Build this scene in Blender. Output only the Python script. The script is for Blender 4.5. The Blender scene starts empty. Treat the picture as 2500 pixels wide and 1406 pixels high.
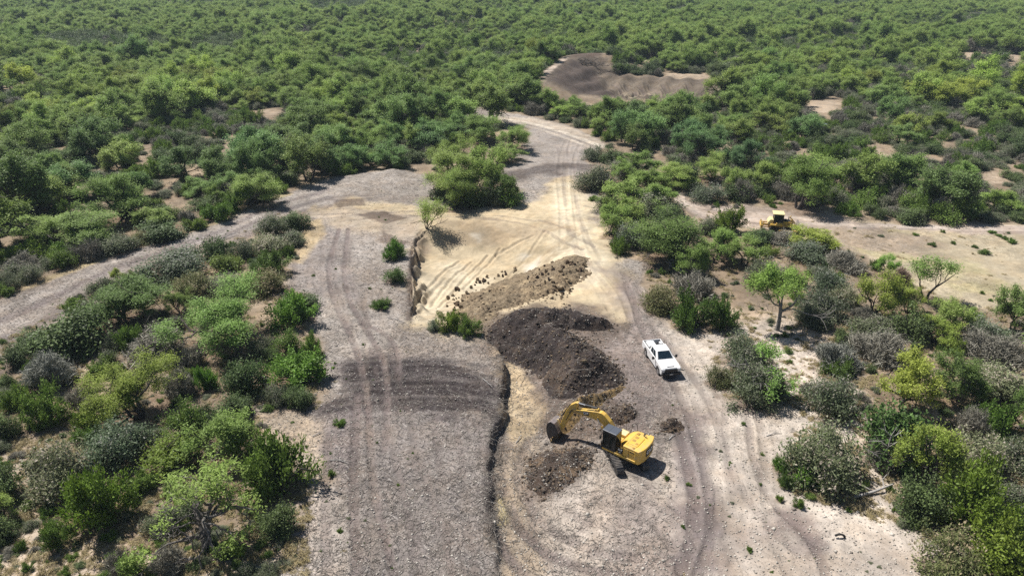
import bpy, math, hashlib
import numpy as np
from math import radians, sin, cos, pi

# ------------------------------------------------------------------ camera, sky, sun, exposure
SC = bpy.context.scene
FPX, PITCH, CAM_H = 1720.0, radians(25.8), 38.6          # focal length in photo pixels, tilt below the horizon, drone height
cam_data = bpy.data.cameras.new("camera")
cam_data.sensor_fit = 'HORIZONTAL'; cam_data.sensor_width = 36.0
cam_data.lens = FPX / 2500.0 * 36.0
cam_data.clip_start = 0.5; cam_data.clip_end = 6000.0
cam = bpy.data.objects.new("camera", cam_data)
SC.collection.objects.link(cam)
cam.location = (0, 0, CAM_H); cam.rotation_euler = (pi/2 - PITCH, 0, 0)
SC.camera = cam

SUN_EL, SUN_AZ = radians(58.0), radians(-52.0)           # azimuth from +Y towards +X
world = bpy.data.worlds.new("World"); SC.world = world; world.use_nodes = True
wn = world.node_tree
sky = wn.nodes.new('ShaderNodeTexSky'); sky.sky_type = 'NISHITA'; sky.sun_disc = False
sky.sun_elevation = SUN_EL; sky.sun_rotation = SUN_AZ; sky.air_density = 1.0; sky.dust_density = 0.6
bg = wn.nodes['Background']; bg.inputs['Strength'].default_value = 0.052
wn.links.new(sky.outputs[0], bg.inputs['Color'])
sun_data = bpy.data.lights.new("sun", 'SUN'); sun_data.energy = 5.0; sun_data.angle = radians(0.5)
sun_data.color = (1.0, 0.955, 0.89)
sun = bpy.data.objects.new("sun", sun_data); SC.collection.objects.link(sun)
sdir = (sin(SUN_AZ)*cos(SUN_EL), cos(SUN_AZ)*cos(SUN_EL), sin(SUN_EL))
from mathutils import Vector, Matrix
sun.rotation_euler = Vector(sdir).to_track_quat('Z', 'Y').to_euler()
sun.location = (-60, 60, 90)
SC.view_settings.view_transform = 'Standard'; SC.view_settings.look = 'None'
SC.view_settings.exposure = 0.43; SC.view_settings.gamma = 1.0; SC.view_settings.use_curve_mapping = False
SC.cycles.max_bounces = 6; SC.cycles.diffuse_bounces = 3; SC.cycles.transmission_bounces = 4
SC.cycles.volume_bounces = 0; SC.cycles.use_denoising = False

# ------------------------------------------------------------------ small helpers
COL = SC.collection
RNG = np.random.default_rng(11)

def gpv(px, py, z=0.0):
    """photo pixel -> point on the level z (vectorised)"""
    a = (np.asarray(px, float) - 1250.0) / FPX; b = (np.asarray(py, float) - 703.0) / FPX
    dy = cos(PITCH) - b*sin(PITCH); dz = -sin(PITCH) - b*cos(PITCH)
    t = (z - CAM_H) / dz
    return a*t, dy*t
def pxv(x, y, z=0.0):
    zz = z - CAM_H
    dep = y*cos(PITCH) - zz*sin(PITCH); dn = -y*sin(PITCH) - zz*cos(PITCH)
    return 1250 + FPX*x/dep, 703 + FPX*dn/dep
def W(pts):
    p = np.array(pts, float); x, y = gpv(p[:, 0], p[:, 1]); return np.stack([x, y], 1)
def px_per_m(py):
    return (FPX*sin(PITCH) + (py-703.0)*cos(PITCH)) / CAM_H

def _hash(ix, iy, seed):
    h = (ix.astype(np.int64)*374761393 + iy.astype(np.int64)*668265263 + seed*1442695041) & 0x7fffffff
    h = ((h ^ (h >> 13))*1274126177) & 0x7fffffff
    h = (h ^ (h >> 16)) & 0xffff
    return h / 65535.0
def vnoise(x, y, scale, seed=0):
    u = np.asarray(x, float)/scale; v = np.asarray(y, float)/scale
    iu = np.floor(u); iv = np.floor(v); fu = u-iu; fv = v-iv
    fu = fu*fu*(3-2*fu); fv = fv*fv*(3-2*fv)
    a = _hash(iu, iv, seed); b = _hash(iu+1, iv, seed); c = _hash(iu, iv+1, seed); d = _hash(iu+1, iv+1, seed)
    return (a*(1-fu)+b*fu)*(1-fv) + (c*(1-fu)+d*fu)*fv
def fbm(x, y, scale, seed=0, oct=4):
    t = 0; a = 0.5; s = 0
    for k in range(oct):
        t = t + a*vnoise(x, y, scale/2**k, seed+17*k); s += a; a *= 0.55
    return t/s
def sst(e0, e1, x):
    t = np.clip((x-e0)/(e1-e0), 0, 1); return t*t*(3-2*t)

def d_polyline(x, y, P):
    """distance to polyline, arclength of the closest point, signed side (+ right of travel)"""
    x = np.asarray(x, float); y = np.asarray(y, float)
    best = np.full(x.shape, 1e9); arc = np.zeros(x.shape); side = np.zeros(x.shape); L = 0.0
    for i in range(len(P)-1):
        ax, ay = P[i]; bx, by = P[i+1]; dx, dy = bx-ax, by-ay; l2 = dx*dx+dy*dy; l = math.sqrt(l2)
        t = np.clip(((x-ax)*dx + (y-ay)*dy)/l2, 0, 1)
        qx = ax+t*dx; qy = ay+t*dy
        d = np.hypot(x-qx, y-qy); m = d < best
        best = np.where(m, d, best); arc = np.where(m, L+t*l, arc)
        side = np.where(m, np.sign((x-ax)*dy-(y-ay)*dx), side); L += l
    return best, arc, side
def in_poly(x, y, P):
    x = np.asarray(x, float); y = np.asarray(y, float)
    c = np.zeros(x.shape, bool); n = len(P); j = n-1
    for i in range(n):
        xi, yi = P[i]; xj, yj = P[j]
        if yi != yj:
            c ^= ((yi > y) != (yj > y)) & (x < (xj-xi)*(y-yi)/(yj-yi)+xi)
        j = i
    return c
def sd_poly(x, y, P):
    """signed distance, positive inside"""
    d, _, _ = d_polyline(x, y, np.vstack([P, P[:1]]))
    return np.where(in_poly(x, y, P), d, -d)
def smooth_line(P, n=3):
    P = np.asarray(P, float)
    for _ in range(n):
        Q = [P[0]]
        for i in range(len(P)-1):
            Q.append(P[i]*0.75+P[i+1]*0.25); Q.append(P[i]*0.25+P[i+1]*0.75)
        Q.append(P[-1]); P = np.array(Q)
    return P

def mesh_np(name, V, F, mats=(), mi=None, smooth=False, attrs=None):
    """V (n,3); F list of (m,k) arrays of polygon indices"""
    me = bpy.data.meshes.new(name)
    V = np.asarray(V, np.float32); me.vertices.add(len(V)); me.vertices.foreach_set('co', V.ravel())
    if not isinstance(F, list): F = [F]
    F = [np.asarray(f, np.int32) for f in F if len(f)]
    loops = np.concatenate([f.ravel() for f in F]); tot = np.concatenate([np.full(len(f), f.shape[1], np.int32) for f in F])
    st = np.concatenate([[0], np.cumsum(tot)[:-1]]).astype(np.int32)
    me.loops.add(len(loops)); me.loops.foreach_set('vertex_index', loops)
    me.polygons.add(len(tot)); me.polygons.foreach_set('loop_start', st); me.polygons.foreach_set('loop_total', tot)
    if mi is not None: me.polygons.foreach_set('material_index', np.asarray(mi, np.int32))
    if smooth: me.polygons.foreach_set('use_smooth', np.ones(len(tot), bool))
    for m in mats: me.materials.append(m)
    for k, (typ, val) in (attrs or {}).items():
        at = me.attributes.new(k, typ, 'POINT')
        if typ == 'FLOAT': at.data.foreach_set('value', np.asarray(val, np.float32).ravel())
        elif typ == 'FLOAT_COLOR': at.data.foreach_set('color', np.asarray(val, np.float32).ravel())
        elif typ == 'INT': at.data.foreach_set('value', np.asarray(val, np.int32).ravel())
    me.update(calc_edges=True)
    return me
def link(name, me, parent=None, loc=None):
    o = bpy.data.objects.new(name, me); COL.objects.link(o)
    if parent is not None: o.parent = parent
    if loc is not None: o.location = loc
    return o
def tag(o, label=None, cat=None, group=None, kind=None):
    if label: o['label'] = label
    if cat: o['category'] = cat
    if group: o['group'] = group
    if kind: o['kind'] = kind
    return o

class NT:
    """tiny node-tree builder"""
    def __init__(s, name):
        s.m = bpy.data.materials.new(name); s.m.use_nodes = True; s.t = s.m.node_tree; s.t.nodes.clear()
        s.out = s.n('ShaderNodeOutputMaterial')
    def n(s, typ, **kw):
        x = s.t.nodes.new(typ)
        for k, v in kw.items(): setattr(x, k, v)
        return x
    def put(s, sock, v):
        if isinstance(v, bpy.types.NodeSocket): s.t.links.new(v, sock)
        elif v is not None: sock.default_value = v
    def math(s, op, a, b=None, c=None, clamp=False):
        x = s.n('ShaderNodeMath', operation=op); x.use_clamp = clamp
        s.put(x.inputs[0], a)
        if b is not None: s.put(x.inputs[1], b)
        if c is not None: s.put(x.inputs[2], c)
        return x.outputs[0]
    def ramp(s, v, a, b, lo=0.0, hi=1.0):
        x = s.n('ShaderNodeMapRange'); x.interpolation_type = 'SMOOTHSTEP'
        s.put(x.inputs[0], v); x.inputs[1].default_value = a; x.inputs[2].default_value = b
        x.inputs[3].default_value = lo; x.inputs[4].default_value = hi
        return x.outputs[0]
    def mix(s, f, a, b, typ='MIX'):
        x = s.n('ShaderNodeMix', data_type='RGBA', blend_type=typ)
        s.put(x.inputs[0], f)
        for k, v in ((6, a), (7, b)):
            if isinstance(v, (tuple, list)): v = tuple(v)[:3] + (1.0,)
            s.put(x.inputs[k], v)
        return x.outputs[2]
    def noise(s, vec, scale, detail=3.0, rough=0.55, col=False):
        x = s.n('ShaderNodeTexNoise'); s.put(x.inputs['Vector'], vec)
        x.inputs['Scale'].default_value = scale; x.inputs['Detail'].default_value = detail; x.inputs['Roughness'].default_value = rough
        return x.outputs['Color' if col else 'Fac']
    def attr(s, name, out='Fac'):
        return s.n('ShaderNodeAttribute', attribute_name=name).outputs[out]
    def bsdf(s, color, rough=0.9, spec=0.1, normal=None, metal=0.0, **kw):
        p = s.n('ShaderNodeBsdfPrincipled')
        if isinstance(color, (tuple, list)): color = tuple(color)[:3] + (1.0,)
        s.put(p.inputs['Base Color'], color); s.put(p.inputs['Roughness'], rough)
        p.inputs['Specular IOR Level'].default_value = spec; s.put(p.inputs['Metallic'], metal)
        if normal is not None: s.put(p.inputs['Normal'], normal)
        for k, v in kw.items(): s.put(p.inputs[k], v)
        return p.outputs[0]
    def done(s, sh):
        s.t.links.new(sh, s.out.inputs['Surface']); return s.m
# ------------------------------------------------------------------ terrain: shape of the ground
PIT_WALL = smooth_line(W([(1040,548),(1012,575),(1003,610),(1001,660),(1002,710),(998,780),(1010,800)]), 2)
PIT_REST = W([(1040,548),(1100,536),(1200,537),(1300,541),(1400,560),(1440,600),(1440,640),(1400,690),(1300,760),(1190,800),(1110,806),(1010,800)])
PIT_ALL = np.vstack([PIT_WALL, PIT_REST[::-1][1:-1]])
TRENCH = smooth_line(W([(1196,836),(1212,858),(1224,885),(1229,930),(1226,1000),(1207,1055),(1197,1150),(1190,1245),(1214,1310),(1217,1406),(1218,1560)]), 2)
FARRIM = smooth_line(W([(1325,228),(1350,195),(1385,165),(1430,157),(1480,158)]), 2)
FARBOWL = W([(1400,205),(1440,172),(1500,182),(1620,190),(1740,208),(1760,220),(1680,238),(1560,238),(1450,228)])
HUMMOCKS = [(1000,452,4.5,1.1),(905,440,8.0,0.8),(965,428,3.5,0.9),(870,470,6,0.35),(1330,470,8,0.5),(1640,1075,3,0.2)]

def terrain(x, y):
    x = np.asarray(x, float); y = np.asarray(y, float)
    shp = x.shape; x = x.ravel(); y = y.ravel()
    z = 0.5*(fbm(x, y, 38, 3, 2)-0.5)
    z = z + 14.0*sst(420, 1600, y)*fbm(x, y, 420, 5, 2)*sst(0.2, 0.8, vnoise(x, y, 700, 9))
    z = z + 6.0*(fbm(x, y, 130, 15, 2)-0.5)*sst(150, 320, y)
    near = (y < 135) & (np.abs(x) < 100)
    if near.any():
        xn, yn = x[near], y[near]
        wob = 0.5*(fbm(xn, yn, 1.6, 21, 3)-0.5)
        rgh = sst(0.35, 0.65, vnoise(xn, yn, 6.5, 35)); dz = 0.18*(fbm(xn, yn, 2.4, 31, 3)-0.5) + (0.03+0.11*rgh)*(fbm(xn, yn, 0.6, 33, 2)-0.5)
        # quarry pit: cut wall on its left, ramps on the other sides
        m = (xn > -20) & (xn < 14) & (yn > 62) & (yn < 110)
        xm, ym = xn[m], yn[m]
        ins = in_poly(xm, ym, PIT_ALL)
        dl, al, sl = d_polyline(xm+wob[m]*1.5+1.2*(vnoise(xm, ym, 3.2, 42)-.5), ym, PIT_WALL); dr, _, _ = d_polyline(xm, ym, PIT_REST)
        dep = 2.3*np.minimum(sst(0.0, 0.55, dl), sst(0.0, 11.0, dr)) * ins
        dep = dep*(0.85+0.3*fbm(xm, ym, 6, 41, 2))*(1-0.75*np.exp(-((dl-.7)/.9)**2)*sst(.42, .66, fbm(xm, ym, 2.2, 44, 3)))
        q = dz[m] - dep; q = q + 0.05*ins*np.sin((xm*0.55+ym*0.85)*2.1+1.5*fbm(xm, ym, 7, 43, 2))*sst(0.5, 3, dl)
        dz[m] = q
        # stripped cut with a ragged ledge on its left
        m = (xn > -6) & (xn < 10) & (yn > 22) & (yn < 76)
        xm, ym = xn[m], yn[m]
        d, arc, side = d_polyline(xm+wob[m]*1.7+1.1*(vnoise(xm, ym, 4.5, 45)-.5), ym, TRENCH)
        sdn = d*np.where(side < 0, 1, -1)
        h = np.interp(ym, [25, 34.7, 41, 47, 53, 60, 66, 69, 71], [0.15, 0.35, 0.55, 0.75, 1.1, 1.5, 1.4, 0.7, 0.0])
        cut = h*sst(-0.03, 0.30, sdn)*(1-sst(2.6, 8.0, sdn))
        lip = 0.15*np.exp(-((sdn+0.35)/0.3)**2)*sst(0, 0.6, h)*(0.4+1.2*fbm(xm, ym, 0.9, 47, 2))
        dz[m] = dz[m] - cut + lip
        # hollow where the bucket digs
        bx, by = gpv(1356, 1050)
        r = np.hypot(xn-bx, yn-by); dz = dz - 0.65*np.exp(-(r/2.2)**2)
        for (px, py, R, hh) in HUMMOCKS:
            cx, cy = gpv(px, py); r = np.hypot(xn-cx, (yn-cy)*1.2); dz = dz + hh*np.exp(-(r/R*1.3)**2)
        # churned dark band: furrows across it
        m = in_poly(xn, yn, DARKBAND)
        if m.any():
            dz[m] += 0.075*np.sin(yn[m]*4.6 + 0.045*(xn[m]+9)**2 + 3.0*fbm(xn[m], yn[m], 7, 51, 2))
        z[near] += dz
    far = (y > 150) & (y < 330) & (x > 0) & (x < 130)
    if far.any():
        xf, yf = x[far], y[far]
        d, _, _ = d_polyline(xf, yf, FARRIM)
        q = 4.4*np.exp(-(d/10.0)**2)
        s = sd_poly(xf, yf, FARBOWL)
        q = q - 2.4*sst(0, 14, s) + 0.55*np.sin(xf*0.9-yf*0.35+3*fbm(xf, yf, 12, 61, 2))*sst(-12, 6, s) + 0.5*(fbm(xf, yf, 3, 63, 3)-.5)*sst(-14, 0, s)
        z[far] += q
    return z.reshape(shp)

DARKBAND = W([(838,885),(900,872),(1000,868),(1100,880),(1190,905),(1222,930),(1222,1000),(1190,1022),(1100,1006),(1000,994),(900,996),(820,1000),(790,1015),(800,985),(835,950)])
CLEAR = [(-400,840),(-200,790),(0,728),(70,702),(180,657),(300,612),(420,577),(520,547),(600,507),(700,472),(790,442),(880,424),(960,418),(1045,425),
 (1058,470),(1120,503),(1200,510),(1278,500),(1275,470),(1222,430),(1235,395),(1292,352),(1290,315),(1215,292),(1130,296),(1128,280),(1165,262),(1195,272),
 (1300,287),(1400,310),(1482,350),(1480,362),(1440,368),(1432,420),(1412,430),(1425,470),(1470,468),(1476,510),(1466,560),(1490,615),(1530,632),(1580,640),(1568,680),(1575,735),
 (1630,800),(1700,812),(1762,812),(1768,850),(1730,900),(1765,965),(1850,1002),(1962,985),(1955,1035),(1925,1080),(1890,1110),(1890,1180),(1940,1215),(2060,1222),
 (2185,1225),(2205,1290),(2290,1310),(2330,1325),(2245,1350),(2240,1406),(2260,1600),(560,1600),(560,1390),(720,1350),(730,1290),(745,1210),(735,1100),(640,1030),(620,985),
 (700,1005),(785,990),(790,940),(785,880),(790,830),(765,790),(768,730),(705,690),(705,620),(745,600),(758,560),(752,515),(690,512),(640,530),(615,575),
 (560,580),(480,590),(470,618),(340,640),(280,680),(225,690),(165,735),(105,770),(55,800),(0,850),(-400,1000)]
BARE = [  # other open ground, photo pixels
 [(1640,460),(1660,448),(1700,470),(1760,497),(1840,494),(1930,515),(2010,512),(2110,540),(2300,552),(2500,548),(2900,560),(2900,760),(2500,760),(2425,755),(2330,740),(2220,700),(2120,630),(2020,590),(1940,560),(1850,560),(1760,560),(1700,545),(1690,520),(1650,500)],
 [(1315,238),(1335,200),(1382,160),(1430,148),(1470,150),(1500,180),(1600,186),(1740,198),(1780,215),(1700,246),(1540,244),(1400,240)],
 [(1640,180),(1740,185),(1730,200),(1620,190)],[(1540,145),(1650,148),(1660,160),(1550,155)],
 [(1950,262),(2000,246),(2058,248),(2030,278),(1975,278)],[(2280,132),(2500,142),(2520,152),(2290,142)],[(1960,138),(2110,146),(2120,152),(1960,146)],
 [(1735,350),(1775,340),(1785,372),(1745,372)],[(2105,360),(2140,358),(2190,395),(2160,392)],[(1540,285),(1560,285),(1555,310),(1535,308)],
 [(255,172),(275,168),(278,184),(262,184)],[(0,188),(70,186),(90,200),(10,208)],[(170,496),(250,500),(240,545),(185,540)],[(155,445),(190,435),(230,460),(180,470)],
 [(300,168),(345,172),(340,180),(305,178)],[(2400,430),(2440,425),(2450,450),(2415,450)],[(1720,130),(1790,128),(1790,140),(1730,142)],
 [(690,122),(740,124),(735,130),(695,130)],[(640,268),(690,272),(690,280),(650,280)],[(880,50),(910,52),(905,58),(882,58)],
 [(0,1090),(130,1060),(180,1180),(210,1330),(330,1380),(560,1406),(0,1406)],[(610,1000),(690,1005),(735,1090),(640,1060)],
 [(1640,730),(1790,740),(1900,770),(2010,860),(2090,930),(2140,1010),(2110,1080),(2080,1060),(1970,1030),(1900,960),(1880,840),(1790,800)],
 [(1890,760),(1960,790),(2030,830),(2000,850),(1910,810)],
 [(330,880),(420,890),(420,930),(350,920)],[(190,880),(240,870),(230,920),(180,925)],[(1640,680),(1720,690),(1700,740),(1600,720)],
]
# ------------------------------------------------------------------ ground sheet: soils, tracks
def axis(lo, hi, step, far_lo, far_hi, g, mid):
    a = list(np.arange(lo, hi+1e-6, step)); s = step
    while a[-1] < far_hi: s *= g if a[-1] < mid else 1.07; a.append(a[-1]+s)
    s = step; b = []; c = lo
    while c > far_lo: s *= g if abs(c) < mid else 1.07; c -= s; b.append(c)
    return np.array(b[::-1]+a)
GX = axis(-46, 50, 0.16, -2600, 2600, 1.018, 120)
GY = axis(29, 118, 0.16, -200, 3600, 1.009, 300)
gx, gy = np.meshgrid(GX, GY); gx = gx.ravel(); gy = gy.ravel()
gz = terrain(gx, gy)
WX = (fbm(gx, gy, 3.0, 71, 4)-0.5); WY = (fbm(gx, gy, 3.0, 73, 4)-0.5)     # ragged soil edges
N1 = fbm(gx, gy, 9.0, 75, 4); N2 = fbm(gx, gy, 1.7, 77, 3)
col = np.empty((len(gx), 3)); peb = np.zeros(len(gx)); mul = np.zeros(len(gx)); smo = np.zeros(len(gx))
c_scrub = np.array([0.262, 0.207, 0.150]); c_litter = np.array([0.150, 0.118, 0.088])
f = sst(0.35, 0.68, N1)[:, None]; col[:] = c_scrub*f + (c_litter*0.65+c_scrub*0.35)*(1-f)
peb[:] = 0.35
def paint(px, c, soft=0.6, alpha=1.0, warp=1.5, noise=None, p=None, m=None, s=None, world=None):
    P = W(px) if world is None else world
    mg = soft+abs(warp)+1
    sel = np.where((gx > P[:, 0].min()-mg) & (gx < P[:, 0].max()+mg) & (gy > P[:, 1].min()-mg) & (gy < P[:, 1].max()+mg))[0]
    if not len(sel): return
    x, y = gx[sel]+WX[sel]*warp*2, gy[sel]+WY[sel]*warp*2
    a = sst(-soft, soft, sd_poly(x, y, P))*alpha
    if noise is not None: a = a*sst(noise[0], noise[1], N1[sel] if len(noise) < 3 else N2[sel])
    _blend(sel, a, c, p, m, s)
def _blend(sel, a, c, p, m, s):
    col[sel] = col[sel]*(1-a[:, None]) + np.array(c)*a[:, None]
    for arr, v in ((peb, p), (mul, m), (smo, s)):
        if v is not None: arr[sel] = arr[sel]*(1-a)+v*a
def stroke(px, c, half, alpha=1.0, soft=0.3, warp=0.3, p=None, m=None, s=None, world=None):
    P = smooth_line(W(px) if world is None else world, 2); mg = half+soft+1
    sel = np.where((gx > P[:, 0].min()-mg) & (gx < P[:, 0].max()+mg) & (gy > P[:, 1].min()-mg) & (gy < P[:, 1].max()+mg))[0]
    if not len(sel): return
    d, _, _ = d_polyline(gx[sel]+WX[sel]*warp*2, gy[sel]+WY[sel]*warp*2, P)
    a = (1-sst(half-soft, half+soft, d))*alpha*(0.55+0.9*np.clip(N2[sel]-0.05, 0, 1))
    _blend(sel, np.clip(a, 0, 1), c, p, m, s)

MULCH = (0.218, 0.188, 0.163); MULCH_L = (0.318, 0.286, 0.258); DARK = (0.044, 0.036, 0.036); DARKB = (0.105, 0.080, 0.066)
TAN = (0.425, 0.350, 0.236); TAN_L = (0.545, 0.480, 0.360); TAN_D = (0.320, 0.255, 0.175); PALE = (0.390, 0.338, 0.290); STRAW = (0.36, 0.29, 0.165)
BROWN = (0.195, 0.155, 0.132); PURPLE = (0.165, 0.139, 0.137)
for q in BARE[1:]: paint(q, (0.335, 0.270, 0.205), 1.5, 0.9, 2.5, p=0.5)
paint(CLEAR, MULCH, 0.9, 1, 1.2, p=0.6, m=1.0)
paint(CLEAR, MULCH_L, 0.9, 0.8, 1.2, noise=(0.42, 0.66))
# left haul road: straw margin, long streaks
stroke([(-60,735),(70,698),(180,655),(300,610),(420,575),(520,545),(600,507),(700,474)], STRAW, 0.8, 0.8, 0.5, 0.6, m=0.5)
for k, (o, c, al, hw) in enumerate([(30,MULCH_L,.7,1.0),(52,PURPLE,.7,0.8),(75,MULCH_L,.6,1.2),(100,(.14,.125,.125),.75,1.0),(125,MULCH_L,.6,1.1),(150,PURPLE,.5,.9)]):
    w = o/80.0
    stroke([(-60,735+o*1.3),(70,700+o*1.05),(180,655+o*0.85),(300,611+o*.7),(420,575+o*.62),(520,545+o*.5),(600,508+o*.42),(700,475+o*.36),(800,445+o*.38)], c, hw, al, 0.6, 0.8)
paint([(880,425),(1050,425),(1060,470),(900,480),(790,470)], (0.265,0.235,0.205), 1.2, 0.8, 1.5)
# pale stony ground front right and front left
paint([(1640,800),(1760,815),(1900,770),(2000,860),(2140,1010),(2110,1080),(2220,1230),(2340,1330),(2240,1406),(2240,1600),(1200,1600),(1230,1406),(1350,1230),(1430,1150),(1500,1110),(1560,1190),(1640,1120),(1640,1000),(1690,930)], PALE, 1.4, 0.92, 2.0, p=1.0, m=0.2)
paint([(1640,800),(1760,815),(1900,770),(2000,860),(2140,1010),(2110,1080),(2220,1230),(2340,1330),(2240,1406),(2240,1600),(1200,1600),(1230,1406),(1350,1230),(1430,1150),(1500,1110),(1560,1190),(1640,1120),(1640,1000),(1690,930)], (0.49,0.435,0.375), 1.4, 0.7, 2.0, noise=(0.5, 0.68))
paint([(-300,1080),(60,1060),(140,1070),(200,1330),(330,1380),(560,1390),(560,1600),(-300,1600)], (0.395,0.325,0.255), 1.2, 0.9, 1.5, p=0.9)
paint([(610,1000),(700,1005),(790,1010),(800,1180),(745,1190),(730,1100),(640,1060)], (0.36,0.295,0.225), 0.8, 0.9, 1.2, p=0.6, m=0.3)
paint([(740,1180),(800,1180),(850,1406),(850,1600),(650,1600),(720,1330)], (0.36,0.315,0.28), 0.8, 0.85, 1.2, p=0.9, m=0.3)
# mulch sheet between the ruts and the ledge, dark churned band
paint([(880,1000),(1000,994),(1190,1022),(1200,1060),(1190,1250),(1215,1406),(1215,1600),(860,1600),(870,1300)], (0.188, 0.166, 0.154), 0.6, 0.9, 0.8, p=1.0, m=1.0)
paint(None, PURPLE, 1.6, 0.9, 3.0, p=0.3, m=0.9, world=DARKBAND)
paint(None, DARK, 1.1, 0.95, 2.0, p=0.12, m=0.6, world=DARKBAND)
for k in range(9):
    yk = 878+15*k; stroke([(800+(k*41) % 70, yk+14),(900, yk+2),(1050, yk-3),(1150, yk+2),(1205+(k*29) % 25, yk+22)], DARK if k % 3 else (.11,.095,.09), .35, .7, .3, .8)
paint([(838,1000),(880,998),(870,1100),(830,1200),(790,1150),(770,1040)], PURPLE, 0.8, 0.7, 1.5)
paint([(690,640),(770,560),(830,560),(860,640),(880,740),(760,720)], (0.235,0.208,0.195), 1.0, 0.7, 1.2, m=0.8)
paint([(745,545),(790,530),(790,570),(735,640),(700,640)], (0.40,0.315,0.19), 0.6, 0.8, 0.8, m=0.3)
# quarry: tan subsoil
paint([(1035,505),(1200,505),(1300,500),(1350,440),(1400,425),(1440,490),(1470,560),(1500,610),(1545,690),(1560,760),(1520,800),(1400,740),(1200,800),(1190,830),(1010,800),(1002,640),(1010,575),(900,570),(830,545),(760,520),(830,485),(920,490)], TAN, 1.3, 0.97, 2.4, p=0.15, m=0.0, s=1.0)
paint([(1010,640),(1100,600),(1200,640),(1180,720),(1110,770),(1005,780)], TAN_L, 1.4, 0.6, 1.5)
paint([(1350,450),(1420,450),(1450,560),(1500,640),(1460,690),(1360,640),(1340,540)], TAN_L, 1.5, 0.75, 2.2)
paint([(1060,530),(1350,535),(1400,560),(1200,575),(1060,575)], TAN_D, 1.0, 0.9, 1.8, noise=(0.22, 0.45))
for k in range(16):
    a = k/15; stroke([(1430-90*a, 560+60*a),(1330-60*a, 600+80*a),(1230-80*a, 660+60*a),(1090-60*a, 700+70*a)], (TAN_D, TAN_L, (.36,.29,.19))[k % 3], .28+.2*(k % 4 == 0), .55, .2, .9)
paint([(950,540),(1040,560),(1035,620),(990,600),(900,575)], (0.20,0.155,0.115), 0.8, 0.7, 1.6)
paint([(760,520),(830,500),(1000,520),(1040,535),(1000,585),(900,575),(830,560)], (0.335,0.285,0.235), 0.8, 0.7, 1.5)
for q in ([(800,490),(890,487),(900,497),(820,505)],[(860,520),(930,515),(1000,532),(940,545)],[(930,560),(990,590),(980,600),(930,580)]):
    paint(q, DARKB, 0.5, 0.8, 1.2)
for q, c in (([(1280,615),(1315,600),(1300,640),(1280,640)], (0.66,0.62,0.55)), ([(1265,585),(1290,590),(1275,600)], (0.62,0.58,0.50)), ([(1155,560),(1172,560),(1165,570)], (0.60,0.56,0.48))):
    paint(q, c, 0.8, 0.55, 1.4)
# road branch going up to the far junction
paint([(1290,350),(1300,300),(1380,330),(1440,365),(1430,430),(1300,430),(1230,400)], (0.275,0.245,0.222), 1.0, 0.8, 1.5, m=0.6)
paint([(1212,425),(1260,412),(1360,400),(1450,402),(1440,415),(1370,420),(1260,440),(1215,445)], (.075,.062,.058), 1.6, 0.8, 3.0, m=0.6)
paint([(1190,285),(1300,290),(1400,312),(1482,352),(1470,362),(1390,328),(1290,305),(1200,297)], (0.36,0.31,0.255), 0.8, 0.9, 1.0, m=0.0)
stroke([(1185,288),(1290,300),(1370,322),(1470,358)], (0.46,0.41,0.345), 0.8, 0.9, 0.3, 0.4)
stroke([(1190,296),(1290,308),(1360,330),(1460,366)], (0.44,0.39,0.33), 0.6, 0.7, 0.3, 0.4)
# road and fallow ground on the right
paint([(1440,640),(1530,650),(1570,770),(1500,800),(1400,750),(1400,700)], (0.265,0.228,0.190), 1.6, 0.85, 3.0, noise=(0.42, 0.62))
paint(BARE[0], (0.335,0.287,0.205), 1.2, 1.0, 1.8, p=0.5, m=0.2)
paint([(1640,460),(1700,475),(1760,500),(1850,500),(2010,518),(2110,545),(2500,552),(2900,555),(2900,580),(2500,572),(2110,562),(1960,560),(1850,556),(1700,545),(1690,520)], (0.315,0.258,0.218), 1.0, 0.9, 1.6, m=0.0)
paint([(2020,560),(2200,560),(2330,600),(2200,620),(2050,610)], (0.285,0.228,0.175), 1.5, 0.8, 3.0, m=0.6)
for q in ([(2090,600),(2200,610),(2270,640),(2200,640),(2110,620)],[(2280,640),(2400,640),(2420,670),(2300,680)],[(2300,690),(2440,680),(2480,720),(2330,720)],[(2150,555),(2260,560),(2200,572)]):
    paint(q, (0.345,0.305,0.175), 1.2, 0.7, 2.5)
stroke([(1650,470),(1680,510),(1720,525),(1850,535),(2000,545),(2200,552),(2500,560),(2900,565)], (0.40,0.345,0.30), 0.9, 0.7, 0.4, 0.6)
stroke([(1680,500),(1760,510),(1900,525),(2100,550),(2500,553)], (0.42,0.36,0.31), 0.6, 0.6, 0.3, 0.5)
# far dug-out tank
paint(BARE[1], (0.112,0.092,0.074), 2.0, 0.97, 3.0, p=0.2)
paint([(1345,232),(1372,190),(1400,172),(1440,176),(1500,200),(1560,232),(1440,238)], (0.075,0.060,0.054), 2.0, 0.8, 3.0)  # shading of the left bank's front slope, painted darker
paint([(1460,185),(1600,195),(1730,208),(1680,225),(1540,232),(1480,215)], (0.150,0.124,0.096), 2.0, 0.8, 3.0)
paint([(1520,225),(1600,218),(1590,234),(1530,236)], (0.44,0.37,0.27), 1.5, 0.8, 1.5)
stroke([(1325,225),(1350,195),(1380,168)], (0.36,0.30,0.25), 1.2, 0.8, 0.6, 0.6)
paint([(1395,158),(1450,150),(1465,160),(1400,166)], DARKB, 1.0, 0.9, 1.5)
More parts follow.
